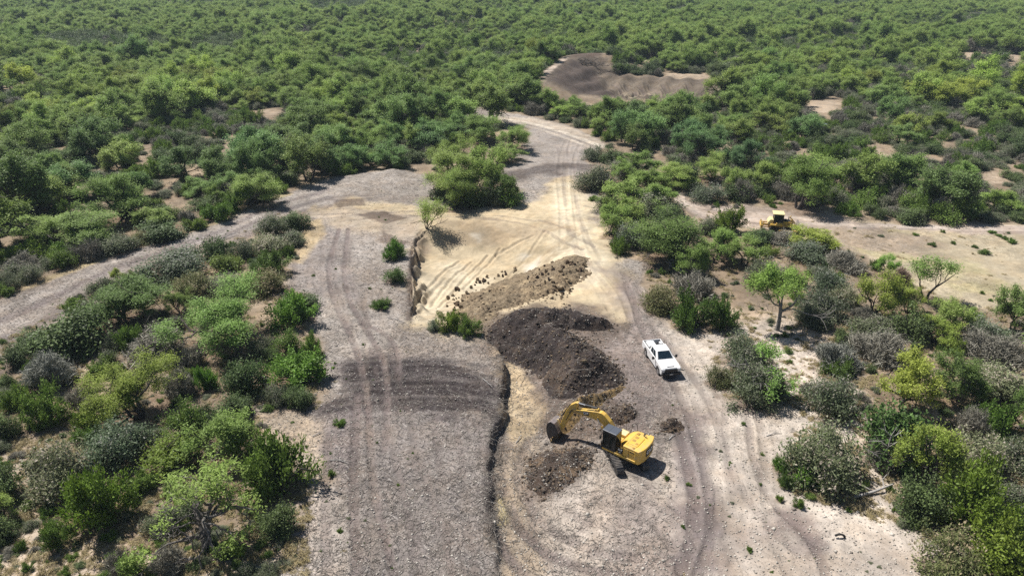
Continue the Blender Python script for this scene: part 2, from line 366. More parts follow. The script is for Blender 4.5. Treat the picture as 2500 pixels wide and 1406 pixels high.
# floor of the stripped cut and its brown track-churned continuation
paint([(1196,838),(1240,850),(1300,905),(1345,960),(1340,1010),(1300,1040),(1250,1060),(1225,1040),(1228,930),(1215,870)], (0.415,0.335,0.225), 0.5, 0.95, 1.0, p=0.4, m=0.0, s=0.6)
paint([(1205,1060),(1300,1040),(1330,1100),(1290,1190),(1300,1300),(1330,1406),(1330,1600),(1218,1600),(1217,1406),(1192,1240)], (0.275,0.222,0.165), 0.6, 0.85, 1.2, p=0.7, m=0.2)
paint([(1205,1200),(1235,1190),(1235,1260),(1215,1280)], (0.40,0.34,0.18), 0.4, 0.7, 0.9)
paint([(1290,1100),(1440,1100),(1450,1150),(1400,1180),(1330,1210),(1290,1200)], DARKB, 1.0, 0.85, 1.5, p=0.5)
paint([(1330,1010),(1420,990),(1540,940),(1560,1000),(1480,1060),(1340,1090)], (0.19,0.148,0.108), 1.0, 0.85, 1.8, p=0.5)
paint([(1150,800),(1210,755),(1400,728),(1520,775),(1570,800),(1500,830),(1570,905),(1600,960),(1570,1040),(1480,1070),(1340,1080),(1330,1000),(1300,910),(1230,865),(1180,845)], DARKB, 1.8, 0.8, 3.2, p=0.3, m=0.3)
paint([(1480,960),(1600,930),(1640,990),(1560,1060),(1500,1040)], (0.16,0.130,0.118), 1.0, 0.8, 1.8, p=0.5)
paint([(1450,840),(1560,800),(1600,900),(1640,960),(1560,1000),(1480,960),(1520,920)], (0.215,0.18,0.165), 1.0, 0.85, 1.8, p=0.8)
paint([(1500,660),(1560,690),(1575,760),(1620,830),(1600,880),(1540,800),(1520,720)], (0.225,0.188,0.172), 0.8, 0.85, 1.2, p=0.5)
paint([(1290,1260),(1480,1180),(1700,1210),(1760,1300),(1700,1406),(1700,1600),(1300,1600)], (0.235,0.198,0.178), 1.2, 0.9, 2.0, noise=(0.36, 0.58))
paint([(1640,1000),(1720,1000),(1740,1250),(1780,1406),(1650,1406),(1660,1250)], PURPLE, 0.8, 0.8, 1.4)
paint([(1780,1290),(1960,1230),(2030,1330),(1960,1406),(1780,1406)], (0.175,0.142,0.132), 1.0, 0.85, 2.0, noise=(0.35, 0.55))
# shade along the ledge and the pit wall, painted as dark strips
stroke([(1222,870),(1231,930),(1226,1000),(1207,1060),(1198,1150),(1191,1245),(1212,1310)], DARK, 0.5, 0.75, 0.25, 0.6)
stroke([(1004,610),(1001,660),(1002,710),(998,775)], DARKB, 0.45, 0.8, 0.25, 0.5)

# wheel ruts and crawler tracks: (line in photo pixels, half width m, depth m, crawler lugs?, darkness)
TRACKS = [
 ([(828,558),(806,620),(800,690),(828,760),(862,830),(884,900),(899,1000),(905,1100),(914,1230),(962,1390),(980,1500)], .34, .07, 0, .85),
 ([(850,558),(838,640),(846,720),(884,790),(930,855),(944,930),(946,1000),(938,1100)], .34, .07, 0, .85),
 ([(790,560),(785,640),(790,720)], .3, .04, 0, .5),
 ([(884,790),(940,810),(972,850),(976,920)], .3, .06, 0, .8),
 ([(872,960),(866,1080),(862,1200),(872,1420),(880,1560)], .38, .06, 1, .8),
 ([(806,1060),(792,1200),(800,1420),(806,1560)], .36, .05, 1, .6),
 ([(1382,345),(1368,385),(1362,440),(1372,520),(1372,600)], .40, .06, 0, .3),
 ([(1420,345),(1402,385),(1398,440),(1405,520),(1415,600),(1440,660)], .40, .06, 0, .3),
 ([(1395,340),(1385,385),(1383,440),(1388,520)], .3, .04, 0, .3),
 ([(1530,690),(1548,740),(1566,800),(1610,880),(1660,960),(1690,1040),(1720,1130),(1738,1230),(1735,1320),(1700,1420)], .42, .06, 1, .7),
 ([(1556,690),(1576,740),(1592,790),(1650,860),(1700,930),(1745,1010),(1775,1110),(1792,1200)], .36, .05, 0, .6),
 ([(1655,1050),(1680,1130),(1694,1230),(1688,1330),(1650,1420)], .42, .06, 1, .8),
 ([(1228,1180),(1262,1270),(1330,1340),(1430,1385),(1540,1400)], .40, .07, 1, .8),
 ([(1262,1150),(1300,1240),(1370,1300),(1470,1350),(1560,1362)], .40, .07, 1, .7),
 ([(1300,1150),(1350,1220),(1450,1280),(1580,1300)], .38, .05, 1, .5),
 ([(1215,1290),(1240,1350),(1290,1406),(1330,1500)], .40, .07, 1, .8),
 ([(1240,1060),(1222,1130),(1228,1180)], .40, .06, 1, .6),
 ([(1290,1050),(1268,1110),(1262,1150)], .40, .06, 1, .6),
 ([(1848,1010),(1870,1090),(1865,1180),(1880,1290),(1930,1406)], .38, .05, 1, .5),
 ([(1900,1240),(1960,1290),(2010,1360),(2020,1420)], .38, .06, 1, .7),
 ([(1560,1200),(1600,1280),(1640,1330),(1680,1420)], .38, .05, 1, .5),
 ([(1880,1245),(1960,1262),(2020,1300)], .3, .05, 1, .5),
 ([(1930,860),(1955,900),(1958,950),(1930,1000)], .35, .05, 0, .35),
 ([(1650,470),(1672,505),(1700,530),(1860,545)], .4, .05, 1, .45),
 ([(1690,470),(1720,505),(1800,528),(1950,540)], .4, .05, 1, .45),
 ([(760,515),(900,505),(1100,512),(1300,520),(1400,510)], .4, .04, 0, .25),
 ([(760,525),(900,518),(1100,524),(1300,530),(1440,540)], .4, .04, 0, .25),
 ([(1120,600),(1080,625),(1045,665),(1022,700)], .22, .14, 0, .35), ([(1150,600),(1105,635),(1070,680),(1050,710)], .22, .14, 0, .35),
 ([(1190,590),(1140,630),(1100,680),(1070,710)], .22, .16, 0, .4), ([(1220,580),(1170,625),(1130,665)], .22, .14, 0, .35),
 ([(1085,640),(1050,680),(1030,715)], .22, .10, 0, .3), ([(1180,700),(1130,720),(1080,725),(1025,720)], .2, .08, 0, .3),
 ([(1330,560),(1280,600),(1240,640)], .25, .10, 0, .25), ([(1300,565),(1250,575),(1210,590)], .25, .10, 0, .25),
 ([(1440,640),(1490,680),(1520,720),(1540,780)], .35, .05, 0, .35), ([(1420,650),(1460,700),(1490,760)], .35, .05, 0, .3),
]
for k in range(9):   # dozer passes across the dark band
    y0 = 884+13*k
    TRACKS.append(([(960+(k*37) % 60, y0+1),(1050, y0-3),(1130, y0+3),(1195-(k*23) % 30, y0+18)], .18, .07, 0, .0))
for k in range(7):   # dozer passes in the far tank
    TRACKS.append(([(1500+30*k, 194+2*k),(1532+28*k, 212+k),(1505+30*k, 240)], .8, .30, 0, .5))
rt = np.random.default_rng(77)   # many faint older passes, in pairs one machine wide
FLOWS = [[(905,720),(930,880),(960,1050),(1000,1250),(1010,1450)],[(1060,1010),(1075,1120),(1080,1260),(1110,1450)],[(1690,1000),(1730,1120),(1760,1260),(1720,1450)],[(1560,700),(1610,800),(1680,920),(1700,1060),(1640,1250),(1480,1380)],
 [(1250,1100),(1290,1220),(1420,1320),(1620,1360),(1820,1380)],[(1800,960),(1800,1080),(1850,1220),(1980,1330)],[(1390,360),(1392,440),(1400,540),(1440,640),(1520,720)],[(100,760),(330,660),(560,570),(780,490),(900,480)],[(60,800),(300,690),(560,595),(800,500)],
 [(780,530),(960,515),(1150,520),(1330,535),(1450,600)],[(815,570),(800,680),(850,800),(890,930)],[(1220,1180),(1260,1290),(1350,1380),(1500,1430)],[(1540,1180),(1620,1240),(1700,1330),(1720,1440)],[(1650,480),(1750,525),(1950,545),(2300,560),(2500,562)]]
for q in FLOWS:
    base = smooth_line(W(q), 2); T = np.gradient(base, axis=0); T /= np.linalg.norm(T, axis=1)[:, None]; Nn = np.stack([-T[:, 1], T[:, 0]], 1)
    for rep in range(2):
        off = rt.normal()*1.6; swing = rt.normal()*1.0; ph = rt.uniform(0, 6); t_ = np.linspace(0, 3, len(base)); lug = int(rt.random() < .55); dk = rt.choice([.3, .42, .52]); dp = rt.uniform(.012, .030)
        for sgn in (-1.0, 1.0):
            TRACKS.append((base+Nn*(off+sgn+swing*np.sin(t_+ph))[:, None], .30, dp, lug, dk))
tu = np.zeros(len(gx)); tm = np.zeros(len(gx))
for px, hw, dep, lug, dark in TRACKS:
    P = px if isinstance(px, np.ndarray) else smooth_line(W(px), 3); mg = hw+0.8
    sel = np.where((gx > P[:, 0].min()-mg) & (gx < P[:, 0].max()+mg) & (gy > P[:, 1].min()-mg) & (gy < P[:, 1].max()+mg))[0]
    d, arc, _ = d_polyline(gx[sel]+WX[sel]*0.25, gy[sel]+WY[sel]*0.25, P)
    k = d < hw+0.6; sel = sel[k]; d = d[k]; arc = arc[k]
    inside = 1-sst(hw*0.75, hw*1.25, d)
    gz[sel] += -dep*inside + dep*0.7*np.exp(-((d-hw*1.4)/0.22)**2)
    fade = np.clip(0.35+1.1*fbm(gx[sel], gy[sel], 3.5, 83, 2), 0.1, 1)*(1 if dark >= .6 else sst(.40, .58, fbm(gx[sel], gy[sel], 6.0, int(arc.max()*10) % 997, 2)))
    a = inside*dark*fade*(0.90 if dark >= .8 else 0.65)*sst(0.2, 0.5, N2[sel]+0.15)
    base = np.array([0.150, 0.122, 0.116]) if dark > .4 else np.array([0.30, 0.25, 0.20])
    col[sel] = col[sel]*(1-a[:, None]) + base*a[:, None]
    mul[sel] *= 1-0.7*inside; smo[sel] = np.maximum(smo[sel], 0.6*inside)
    if lug:
        tm[sel] = np.maximum(tm[sel]*(1-inside), inside*fade); tu[sel] = np.where(inside > 0.02, arc, tu[sel])
smo = np.maximum(smo, 0.85*sst(0.46, 0.60, fbm(gx, gy, 7.0, 89, 3))); N3 = fbm(gx, gy, 0.75, 85, 2); N4 = fbm(gx, gy, 5.0, 87, 3)
col *= (0.90*(0.50+0.42*N2+0.30*N3+0.72*(N4-0.08)))[:, None]
V = np.stack([gx, gy, gz], 1)
ny, nx = len(GY), len(GX)
idx = np.arange(ny*nx).reshape(ny, nx)
F = np.stack([idx[:-1, :-1], idx[:-1, 1:], idx[1:, 1:], idx[1:, :-1]], -1).reshape(-1, 4)

def soil_material(name, attr_col=True, color=(0.1, 0.08, 0.07), rough_amt=1.0, lumps=1.0, color2=None):
    t = NT(name)
    co = t.n('ShaderNodeTexCoord').outputs['Object']
    if attr_col:
        base = t.attr('soil', 'Color'); pebm = t.attr('peb'); mulm = t.attr('mul'); smom = t.attr('smo')
    else:
        base = t.mix(t.ramp(t.noise(co, 0.55, 5, 0.65), 0.50, 0.66), color, color2 or color)
        pebm = 0.10; mulm = 0.0; smom = 0.0
    n_mid = t.noise(co, 0.9, 5, 0.62); n_fin = t.noise(co, 3.2, 5, 0.68); n_gr = t.noise(co, 11.0, 3, 0.7)
    v = t.math('ADD', t.math('MULTIPLY', t.math('SUBTRACT', n_mid, 0.5), 1.25), t.math('MULTIPLY', t.math('SUBTRACT', n_fin, 0.5), 1.45))
    v = t.math('ADD', v, t.math('MULTIPLY', t.math('SUBTRACT', n_gr, 0.5), 1.9))
    amp = t.math('SUBTRACT', 1.0, t.math('MULTIPLY', smom, 0.66))
    gain = t.math('MAXIMUM', t.math('ADD', 1.0, t.math('MULTIPLY', v, amp)), 0.25)
    c = t.n('ShaderNodeVectorMath', operation='SCALE'); t.put(c.inputs[0], base); t.put(c.inputs['Scale'], gain); c = c.outputs[0]
    # hue drift: greyer and warmer patches
    hue = t.noise(co, 0.35, 3, 0.6)
    c = t.mix(t.ramp(hue, 0.40, 0.66, 0.0, 0.35), c, t.mix(1.0, c, (1.10, 0.98, 0.84), 'MULTIPLY'))
    # shredded brush: thin pale straws and dark sticks lying in all directions
    bumps = []
    for k, (ang, sc) in enumerate(((0.25, 4.2), (1.35, 5.2), (2.4, 3.6))):
        mp = t.n('ShaderNodeMapping', vector_type='TEXTURE'); t.put(mp.inputs[0], co); mp.inputs['Rotation'].default_value = (0, 0, ang); mp.inputs['Scale'].default_value = (1/(sc*0.30), 1/(sc*1.5), 1)
        s = t.noise(mp.outputs[0], 1.0, 2, 0.5)
        c = t.mix(t.math('MULTIPLY', t.ramp(s, 0.60, 0.70), t.math('MULTIPLY', mulm, 0.55)), c, (0.40, 0.37, 0.345))
        c = t.mix(t.math('MULTIPLY', t.ramp(s, 0.41, 0.32), t.math('MULTIPLY', mulm, 0.75)), c, (0.062, 0.056, 0.058))
    # limestone pebbles
    for sc, r, dens, cc in ((3.4, 0.20, 0.80, (0.58, 0.54, 0.48)), (7.5, 0.26, 0.70, (0.50, 0.455, 0.40))):
        vo = t.n('ShaderNodeTexVoronoi'); vo.feature = 'F1'; t.put(vo.inputs['Vector'], co); vo.inputs['Scale'].default_value = sc
        sep = t.n('ShaderNodeSeparateColor'); t.put(sep.inputs[0], vo.outputs['Color'])
        pick = t.math('GREATER_THAN', sep.outputs[0], dens)
        m = t.math('MULTIPLY', t.ramp(vo.outputs['Distance'], r, r*0.6), pick)
        m = t.math('MULTIPLY', t.math('MULTIPLY', m, pebm), t.ramp(n_mid, 0.38, 0.60)); bumps.append(m)
        c = t.mix(m, c, t.mix(sep.outputs[1], cc, tuple(0.72*q for q in cc)))
    h = t.math('MULTIPLY', t.math('ADD', t.math('MULTIPLY', n_fin, 0.55), t.math('MULTIPLY', n_gr, 0.28)), t.math('SUBTRACT', 1.0, t.math('MULTIPLY', smom, 0.5)))
    h = t.math('ADD', h, t.math('MULTIPLY', t.math('ADD', bumps[0], bumps[1]), 0.12))
    if attr_col:
        lug = t.math('SINE', t.math('MULTIPLY', t.attr('tu'), 2*pi/0.27)); tmm = t.attr('tm')
        lm = t.math('MULTIPLY', t.ramp(lug, -0.2, 0.5), tmm)
        lm = t.math('MULTIPLY', lm, t.ramp(n_mid, 0.36, 0.58))
        c = t.mix(t.math('MULTIPLY', lm, 0.24), c, (0.085, 0.07, 0.068))
        h = t.math('SUBTRACT', h, t.math('MULTIPLY', lm, 0.40))
    bp = t.n('ShaderNodeBump'); bp.inputs['Strength'].default_value = 0.55*rough_amt; bp.inputs['Distance'].default_value = 0.16*lumps
    t.put(bp.inputs['Height'], h)
    return t.done(t.bsdf(c, 0.95, 0.08, bp.outputs[0]))
M_GROUND = soil_material("ground_soil")
ground = link("ground", mesh_np("ground", V, F, [M_GROUND], smooth=True, attrs={
    'soil': ('FLOAT_COLOR', np.concatenate([col, np.ones((len(gx), 1))], 1)), 'peb': ('FLOAT', peb), 'mul': ('FLOAT', mul),
    'smo': ('FLOAT', smo), 'tu': ('FLOAT', tu), 'tm': ('FLOAT', tm)}))
tag(ground, "rocky stripped ground with gray mulch, ruts and a tan quarry pit", "ground", kind='structure')

def _locate(A, v):
    i = np.clip(np.searchsorted(A, v)-1, 0, len(A)-2); return i, (v-A[i])/(A[i+1]-A[i])
GZ = gz.reshape(ny, nx)
MOUNDS = []
def ground_z(x, y):
    x = np.atleast_1d(np.asarray(x, float)); y = np.atleast_1d(np.asarray(y, float))
    i, u = _locate(GX, x); j, w = _locate(GY, y)
    return (GZ[j, i]*(1-u)+GZ[j, i+1]*u)*(1-w) + (GZ[j+1, i]*(1-u)+GZ[j+1, i+1]*u)*w
def surf_z(x, y):
    z = ground_z(x, y)
    for fn in MOUNDS: z = np.maximum(z, fn(np.atleast_1d(x), np.atleast_1d(y)))
    return z
def at(px, py):
    """photo pixel -> point standing on the ground"""
    z = 0.0
    for _ in range(6):
        x, y = gpv(px, py, z); z = float(surf_z(x, y)[0])
    return float(x), float(y), z
# ------------------------------------------------------------------ spoil heaps pushed up by the machines
M_DARKSOIL = soil_material("topsoil", False, (0.048, 0.039, 0.037), 1.5, 1.8, (0.085, 0.066, 0.055))
M_BROWNSOIL = soil_material("brown_soil", False, (0.072, 0.054, 0.044), 1.5, 1.8, (0.165, 0.120, 0.082))
M_TANSOIL = soil_material("subsoil", False, (0.21, 0.165, 0.112), 1.5, 1.8, (0.33, 0.265, 0.175))
M_OCHRE = soil_material("ochre_soil", False, (0.25, 0.175, 0.085), 1.5, 1.8, (0.15, 0.108, 0.07))
def heap(name, px, h, w, mat, label, cat="dirt pile", seed=0, lump=0.22, ridges=0.0, step=0.13, group=None, lvl=0.0):
    P = np.stack(gpv(np.array(px, float)[:, 0], np.array(px, float)[:, 1], lvl), 1)
    def fn(x, y, P=P):
        s = sd_poly(x+0.9*(fbm(x, y, 1.8, 91+seed, 3)-0.5), y+0.9*(fbm(x, y, 1.8, 95+seed, 3)-0.5), P)
        k = sst(-0.1, w, s)
        z = h*k*(0.6+0.8*fbm(x, y, 3.2, 97+seed, 2)) + lump*(fbm(x, y, 0.8, 99+seed, 3)-0.45)*sst(-0.3, 0.5, s)
        z = z + lump*0.7*(fbm(x, y, 0.3, 101+seed, 2)-0.5)*sst(-0.3, 0.4, s)
        if ridges: z = z + ridges*np.sin((x*0.9-y*0.55)*3.6+3*fbm(x, y, 4, 103+seed, 2))*k
        return np.where(s > -0.45, ground_z(x, y) + z - 0.05 + 0.25*np.minimum(s, 0), -1e3)
    c = P.mean(0); lo = P.min(0)-0.7; hi = P.max(0)+0.7
    xs = np.arange(lo[0], hi[0], step); ys = np.arange(lo[1], hi[1], step)
    X, Y = np.meshgrid(xs, ys); Z = fn(X.ravel(), Y.ravel())
    ok = (Z > -500).reshape(X.shape); n = np.arange(X.size).reshape(X.shape)
    q = np.stack([n[:-1, :-1], n[:-1, 1:], n[1:, 1:], n[1:, :-1]], -1)
    keep = ok[:-1, :-1] & ok[:-1, 1:] & ok[1:, 1:] & ok[1:, :-1]
    q = q[keep]; used = np.unique(q); mp = np.full(X.size, -1); mp[used] = np.arange(len(used))
    z0 = float(ground_z(c[0], c[1])[0])
    Vv = np.stack([X.ravel()[used]-c[0], Y.ravel()[used]-c[1], Z[used]-z0], 1)
    o = link(name, mesh_np(name, Vv, mp[q], [mat], smooth=True), loc=(c[0], c[1], z0))
    tag(o, label, cat, group)
    MOUNDS.append(fn); return o
heap("clod_berm", [(1098,745),(1130,696),(1195,670),(1265,648),(1350,636),(1410,630),(1446,648),(1440,690),(1395,728),(1300,750),(1225,772),(1185,806),(1155,802),(1110,784)], 0.85, 3.2, M_TANSOIL, "long tan berm of broken clods across the floor of the quarry pit", "dirt berm", 1, 0.55, lvl=-1.1)
heap("topsoil_pile", [(1180,802),(1210,770),(1280,750),(1345,740),(1398,744),(1408,775),(1390,800),(1440,828),(1482,858),(1532,900),(1526,930),(1460,948),(1395,962),(1345,944),(1322,905),(1288,868),(1232,846),(1190,830)], 1.9, 3.4, M_DARKSOIL, "largest heap, dark topsoil spread in front of the tan quarry pit", "dirt pile", 2, 0.42, 0.10, lvl=0.4)
heap("topsoil_ridge", [(1385,772),(1440,776),(1492,788),(1500,799),(1450,806),(1392,802)], 1.3, 1.1, M_DARKSOIL, "short dark soil ridge casting a shadow right of the large topsoil heap", "dirt pile", 3, 0.3)
heap("brown_slump", [(1318,858),(1352,852),(1392,868),(1408,905),(1402,950),(1372,968),(1338,950),(1322,905)], 1.0, 1.6, M_BROWNSOIL, "brown soil slumped along the stripped cut's right side", "dirt pile", 4, 0.4)
heap("ochre_ridge", [(1338,1008),(1376,988),(1446,966),(1516,938),(1538,944),(1500,972),(1446,1000),(1392,1036),(1350,1052)], 1.0, 1.3, M_OCHRE, "ochre yellow soil ridge behind the excavator boom", "dirt pile", 5, 0.3)
heap("churned_mound", [(1296,1092),(1350,1072),(1424,1078),(1456,1100),(1446,1138),(1396,1176),(1330,1202),(1288,1192),(1284,1130)], 0.75, 2.2, M_BROWNSOIL, "low dark brown mound in front of the excavator, under its bucket", "dirt pile", 6, 0.36, 0.06)
heap("brown_heap", [(1484,990),(1540,984),(1562,1008),(1540,1040),(1500,1046),(1478,1026)], 0.65, 1.2, M_BROWNSOIL, "brown heap between the ochre ridge and the excavator cab", "dirt pile", 7, 0.4)
heap("small_soil_pile", [(1604,1034),(1632,1022),(1660,1030),(1670,1048),(1648,1060),(1612,1056)], 0.75, 1.0, M_BROWNSOIL, "smallest pile, dark crumbly soil alone beside the excavator's handrails", "dirt pile", 8, 0.35)

# clods: broken lumps, each one its own object
def clod_mesh(name, seed, mat):
    import bmesh
    bm = bmesh.new(); bmesh.ops.create_icosphere(bm, subdivisions=2, radius=0.5)
    r = np.random.default_rng(seed); ax = r.normal(size=(9, 3)); ax /= np.linalg.norm(ax, axis=1)[:, None]; dd = r.uniform(0.24, 0.44, 9)
    for v in bm.verts:
        p = np.array(v.co)
        for a, d in zip(ax, dd):
            e = p@a - d
            if e > 0: p = p - a*e*0.9
        v.co = p*np.array([1.1, 0.9, 0.75])*(1+0.08*r.normal())
    me = bpy.data.meshes.new(name); bm.to_mesh(me); bm.free(); me.materials.append(mat); return me
CLODS = [clod_mesh("dirt_clod", 300+k, M_TANSOIL if k < 4 else M_BROWNSOIL) for k in range(6)]
def clod(px, py, s, label, group, k=None):
    x, y, z = at(px, py)
    s *= 0.78; o = link("dirt_clod", CLODS[RNG.integers(6) if k is None else k], loc=(x, y, z+0.18*s))
    o.scale = (s, s, s); o.rotation_euler = tuple(RNG.uniform(0, 6.28, 3)); tag(o, label, "clod", group); return o
r = RNG
edge = smooth_line([(1125,772),(1112,742),(1140,706),(1172,688),(1210,676),(1262,664)], 2)
for k in range(46):
    i = r.integers(len(edge)-1); p = edge[i]+(edge[i+1]-edge[i])*r.random()+r.normal(size=2)*[9, 7]
    clod(p[0], p[1], r.uniform(.35, .85), "broken clod along the left and upper edge of the tan berm", "clods along the edge of the tan berm")
for k in range(40):
    p = np.array([r.uniform(1285, 1428), 0]); p[1] = np.interp(p[0], [1285, 1428], [672, 652])+r.normal()*11
    clod(p[0], p[1], r.uniform(.3, .9), "broken clod on the right end of the tan berm", "clods on the right end of the tan berm")
for k in range(22):
    clod(1365+r.normal()*16, 712+r.normal()*12, r.uniform(.3, .8), "clod tumbled where the tan berm meets the dark topsoil", "clods between berm and topsoil")
for px, py, s, lab in [(1117,708,1.25,"lone flat brown clod on the pale pit floor, the largest there"),(1093,730,1.0,"brown clod on the pale pit floor, below the largest one"),(1105,722,.6,"small clod on the pit floor between the two larger ones"),
                       (1092,748,.55,"small clod on the pit floor nearest the shrubs"),(1386,645,1.4,"big dark lump crowning the right end of the tan berm"),(1419,658,1.1,"dark lump at the right tip of the tan berm"),
                       (1366,708,1.5,"big pale block half buried at the foot of the tan berm"),(1427,883,0.7,"pale stone lying on the dark topsoil heap")]:
    clod(px, py, s, lab, None)
# ------------------------------------------------------------------ plants: templates
def leaf_material(name, a, b, transl=0.28, dry=None):
    t = NT(name)
    oi = t.n('ShaderNodeObjectInfo')
    c = t.mix(oi.outputs['Random'], a, b)
    tint = t.attr('tint')
    if dry is not None: c = t.mix(t.ramp(tint, 1.18, 1.32), c, dry)
    c = t.mix(1.0, c, oi.outputs['Color'], 'MULTIPLY')
    sc = t.n('ShaderNodeVectorMath', operation='SCALE'); t.put(sc.inputs[0], c); t.put(sc.inputs['Scale'], tint); c = sc.outputs[0]
    d = t.bsdf(c, 0.55, 0.25)
    tr = t.n('ShaderNodeBsdfTranslucent'); t.put(tr.inputs[0], c)
    mx = t.n('ShaderNodeMixShader'); mx.inputs[0].default_value = transl
    t.put(mx.inputs[1], d); t.put(mx.inputs[2], tr.outputs[0])
    return t.done(mx.outputs[0])
def bark_material(name, a, b):
    t = NT(name); co = t.n('ShaderNodeTexCoord').outputs['Object']
    n = t.noise(co, 7.0, 4, 0.7)
    bp = t.n('ShaderNodeBump'); bp.inputs['Strength'].default_value = 0.6; bp.inputs['Distance'].default_value = 0.03; t.put(bp.inputs['Height'], n)
    return t.done(t.bsdf(t.mix(t.ramp(n, .3, .7), a, b), 0.9, 0.1, bp.outputs[0]))
M_BARK = bark_material("bark_dark", (0.050, 0.043, 0.040), (0.125, 0.110, 0.100))
M_BARKG = bark_material("bark_gray", (0.130, 0.118, 0.112), (0.28, 0.265, 0.25))
M_LEAF = {
 'M': leaf_material("leaf_mesquite", (0.230, 0.340, 0.086), (0.308, 0.398, 0.106), 0.38),
 'S': leaf_material("leaf_green", (0.122, 0.215, 0.036), (0.180, 0.262, 0.054), 0.32),
 'G': leaf_material("leaf_gray", (0.132, 0.170, 0.086), (0.178, 0.205, 0.112), 0.26, (0.215, 0.200, 0.165)),
 'T': leaf_material("twig_gray", (0.212, 0.200, 0.160), (0.262, 0.246, 0.200), 0.05),
 'D': leaf_material("leaf_dark", (0.082, 0.128, 0.042), (0.122, 0.165, 0.058), 0.22)}

def tube(pts, rad, sides=5):
    pts = np.asarray(pts, float); n = len(pts)
    T = np.gradient(pts, axis=0); T /= np.linalg.norm(T, axis=1)[:, None]+1e-9
    ref = np.array([0.3, 0.2, 1.0]) if abs(T[0, 2]) < 0.8 else np.array([1.0, 0.1, 0.2])
    U = np.cross(T, ref); U /= np.linalg.norm(U, axis=1)[:, None]+1e-9; Vv = np.cross(T, U)
    a = np.arange(sides)*2*pi/sides
    ring = pts[:, None, :] + np.asarray(rad)[:, None, None]*(np.cos(a)[None, :, None]*U[:, None, :]+np.sin(a)[None, :, None]*Vv[:, None, :])
    i = np.arange(n-1)[:, None]*sides; j = np.arange(sides)[None, :]; k = (j+1) % sides
    F = np.stack([i+j, i+k, i+sides+k, i+sides+j], -1).reshape(-1, 4)
    return ring.reshape(-1, 3), F
class Wood:
    def __init__(s): s.V = []; s.F = []; s.n = 0
    def add(s, pts, rad, sides=5):
        v, f = tube(pts, rad, sides); s.V.append(v); s.F.append(f+s.n); s.n += len(v)
    def get(s): return (np.concatenate(s.V), np.concatenate(s.F)) if s.V else (np.zeros((0, 3)), np.zeros((0, 4), int))
def unit(v): return v/(np.linalg.norm(v)+1e-9)
def branch(w, r, p, d, L, rad, depth, tips, wig=0.35, up=0.12, flat=0.0, nf=(2, 4), sides=6):
    n = 5; pts = [p]; dd = unit(d)
    for k in range(n):
        dd = unit(dd + r.normal(size=3)*wig*0.5 + np.array([0, 0, up-flat*k/n])); pts.append(pts[-1]+dd*L/n)
    rr = np.linspace(rad, rad*0.62, n+1)
    if rad > 0.008: w.add(pts, rr, sides if rad > 0.04 else 4)
    if depth == 0:
        tips.append((pts[-1], dd)); tips.append((pts[3], dd)); return
    if depth == 1: tips.append((pts[-1], dd))
    for k in range(r.integers(*nf)):
        q = pts[-1] if k < 2 else pts[r.integers(2, n)]
        nd = unit(dd + r.normal(size=3)*0.75*np.array([1, 1, 0.55]))
        branch(w, r, q, nd, L*r.uniform(.62, .92), rad*r.uniform(.5, .68), depth-1, tips, wig, up, flat, nf, sides)
def leaves(r, centers, n, sig, size, aspect=2.4, droop=0.0, tint=(0.75, 1.25), dirs=None, lo=0.03, upb=1.3):
    """n small leaf faces round each centre -> V, F, tint"""
    C = np.repeat(centers, n, 0); m = len(C)
    P = C + r.normal(size=(m, 3))*np.asarray(sig)
    A = r.normal(size=(m, 3)); A[:, 2] = A[:, 2]*0.7 - droop
    if dirs is not None: A = A*0.55 + np.repeat(dirs, n, 0)
    N = r.normal(size=(m, 3)); N[:, 2] = np.abs(N[:, 2])*.6+upb
    if dirs is None: A = np.cross(N, A)
    A /= np.linalg.norm(A, axis=1)[:, None]; B = np.cross(A, N); B /= np.linalg.norm(B, axis=1)[:, None]+1e-9
    s = size*r.uniform(.6, 1.35, m)[:, None]; a = A*s*aspect**0.5*0.5; b = B*s/aspect**0.5*0.5
    P[:, 2] = np.maximum(P[:, 2], lo)
    Vv = np.stack([P-a, P+b-a*0.1, P+a, P-b-a*0.1], 1).reshape(-1, 3)
    F = np.arange(4*m).reshape(m, 4)
    t = np.repeat(np.repeat(r.uniform(tint[0], tint[1], len(centers)), n)*r.uniform(.85, 1.15, m), 4)
    return Vv, F, t
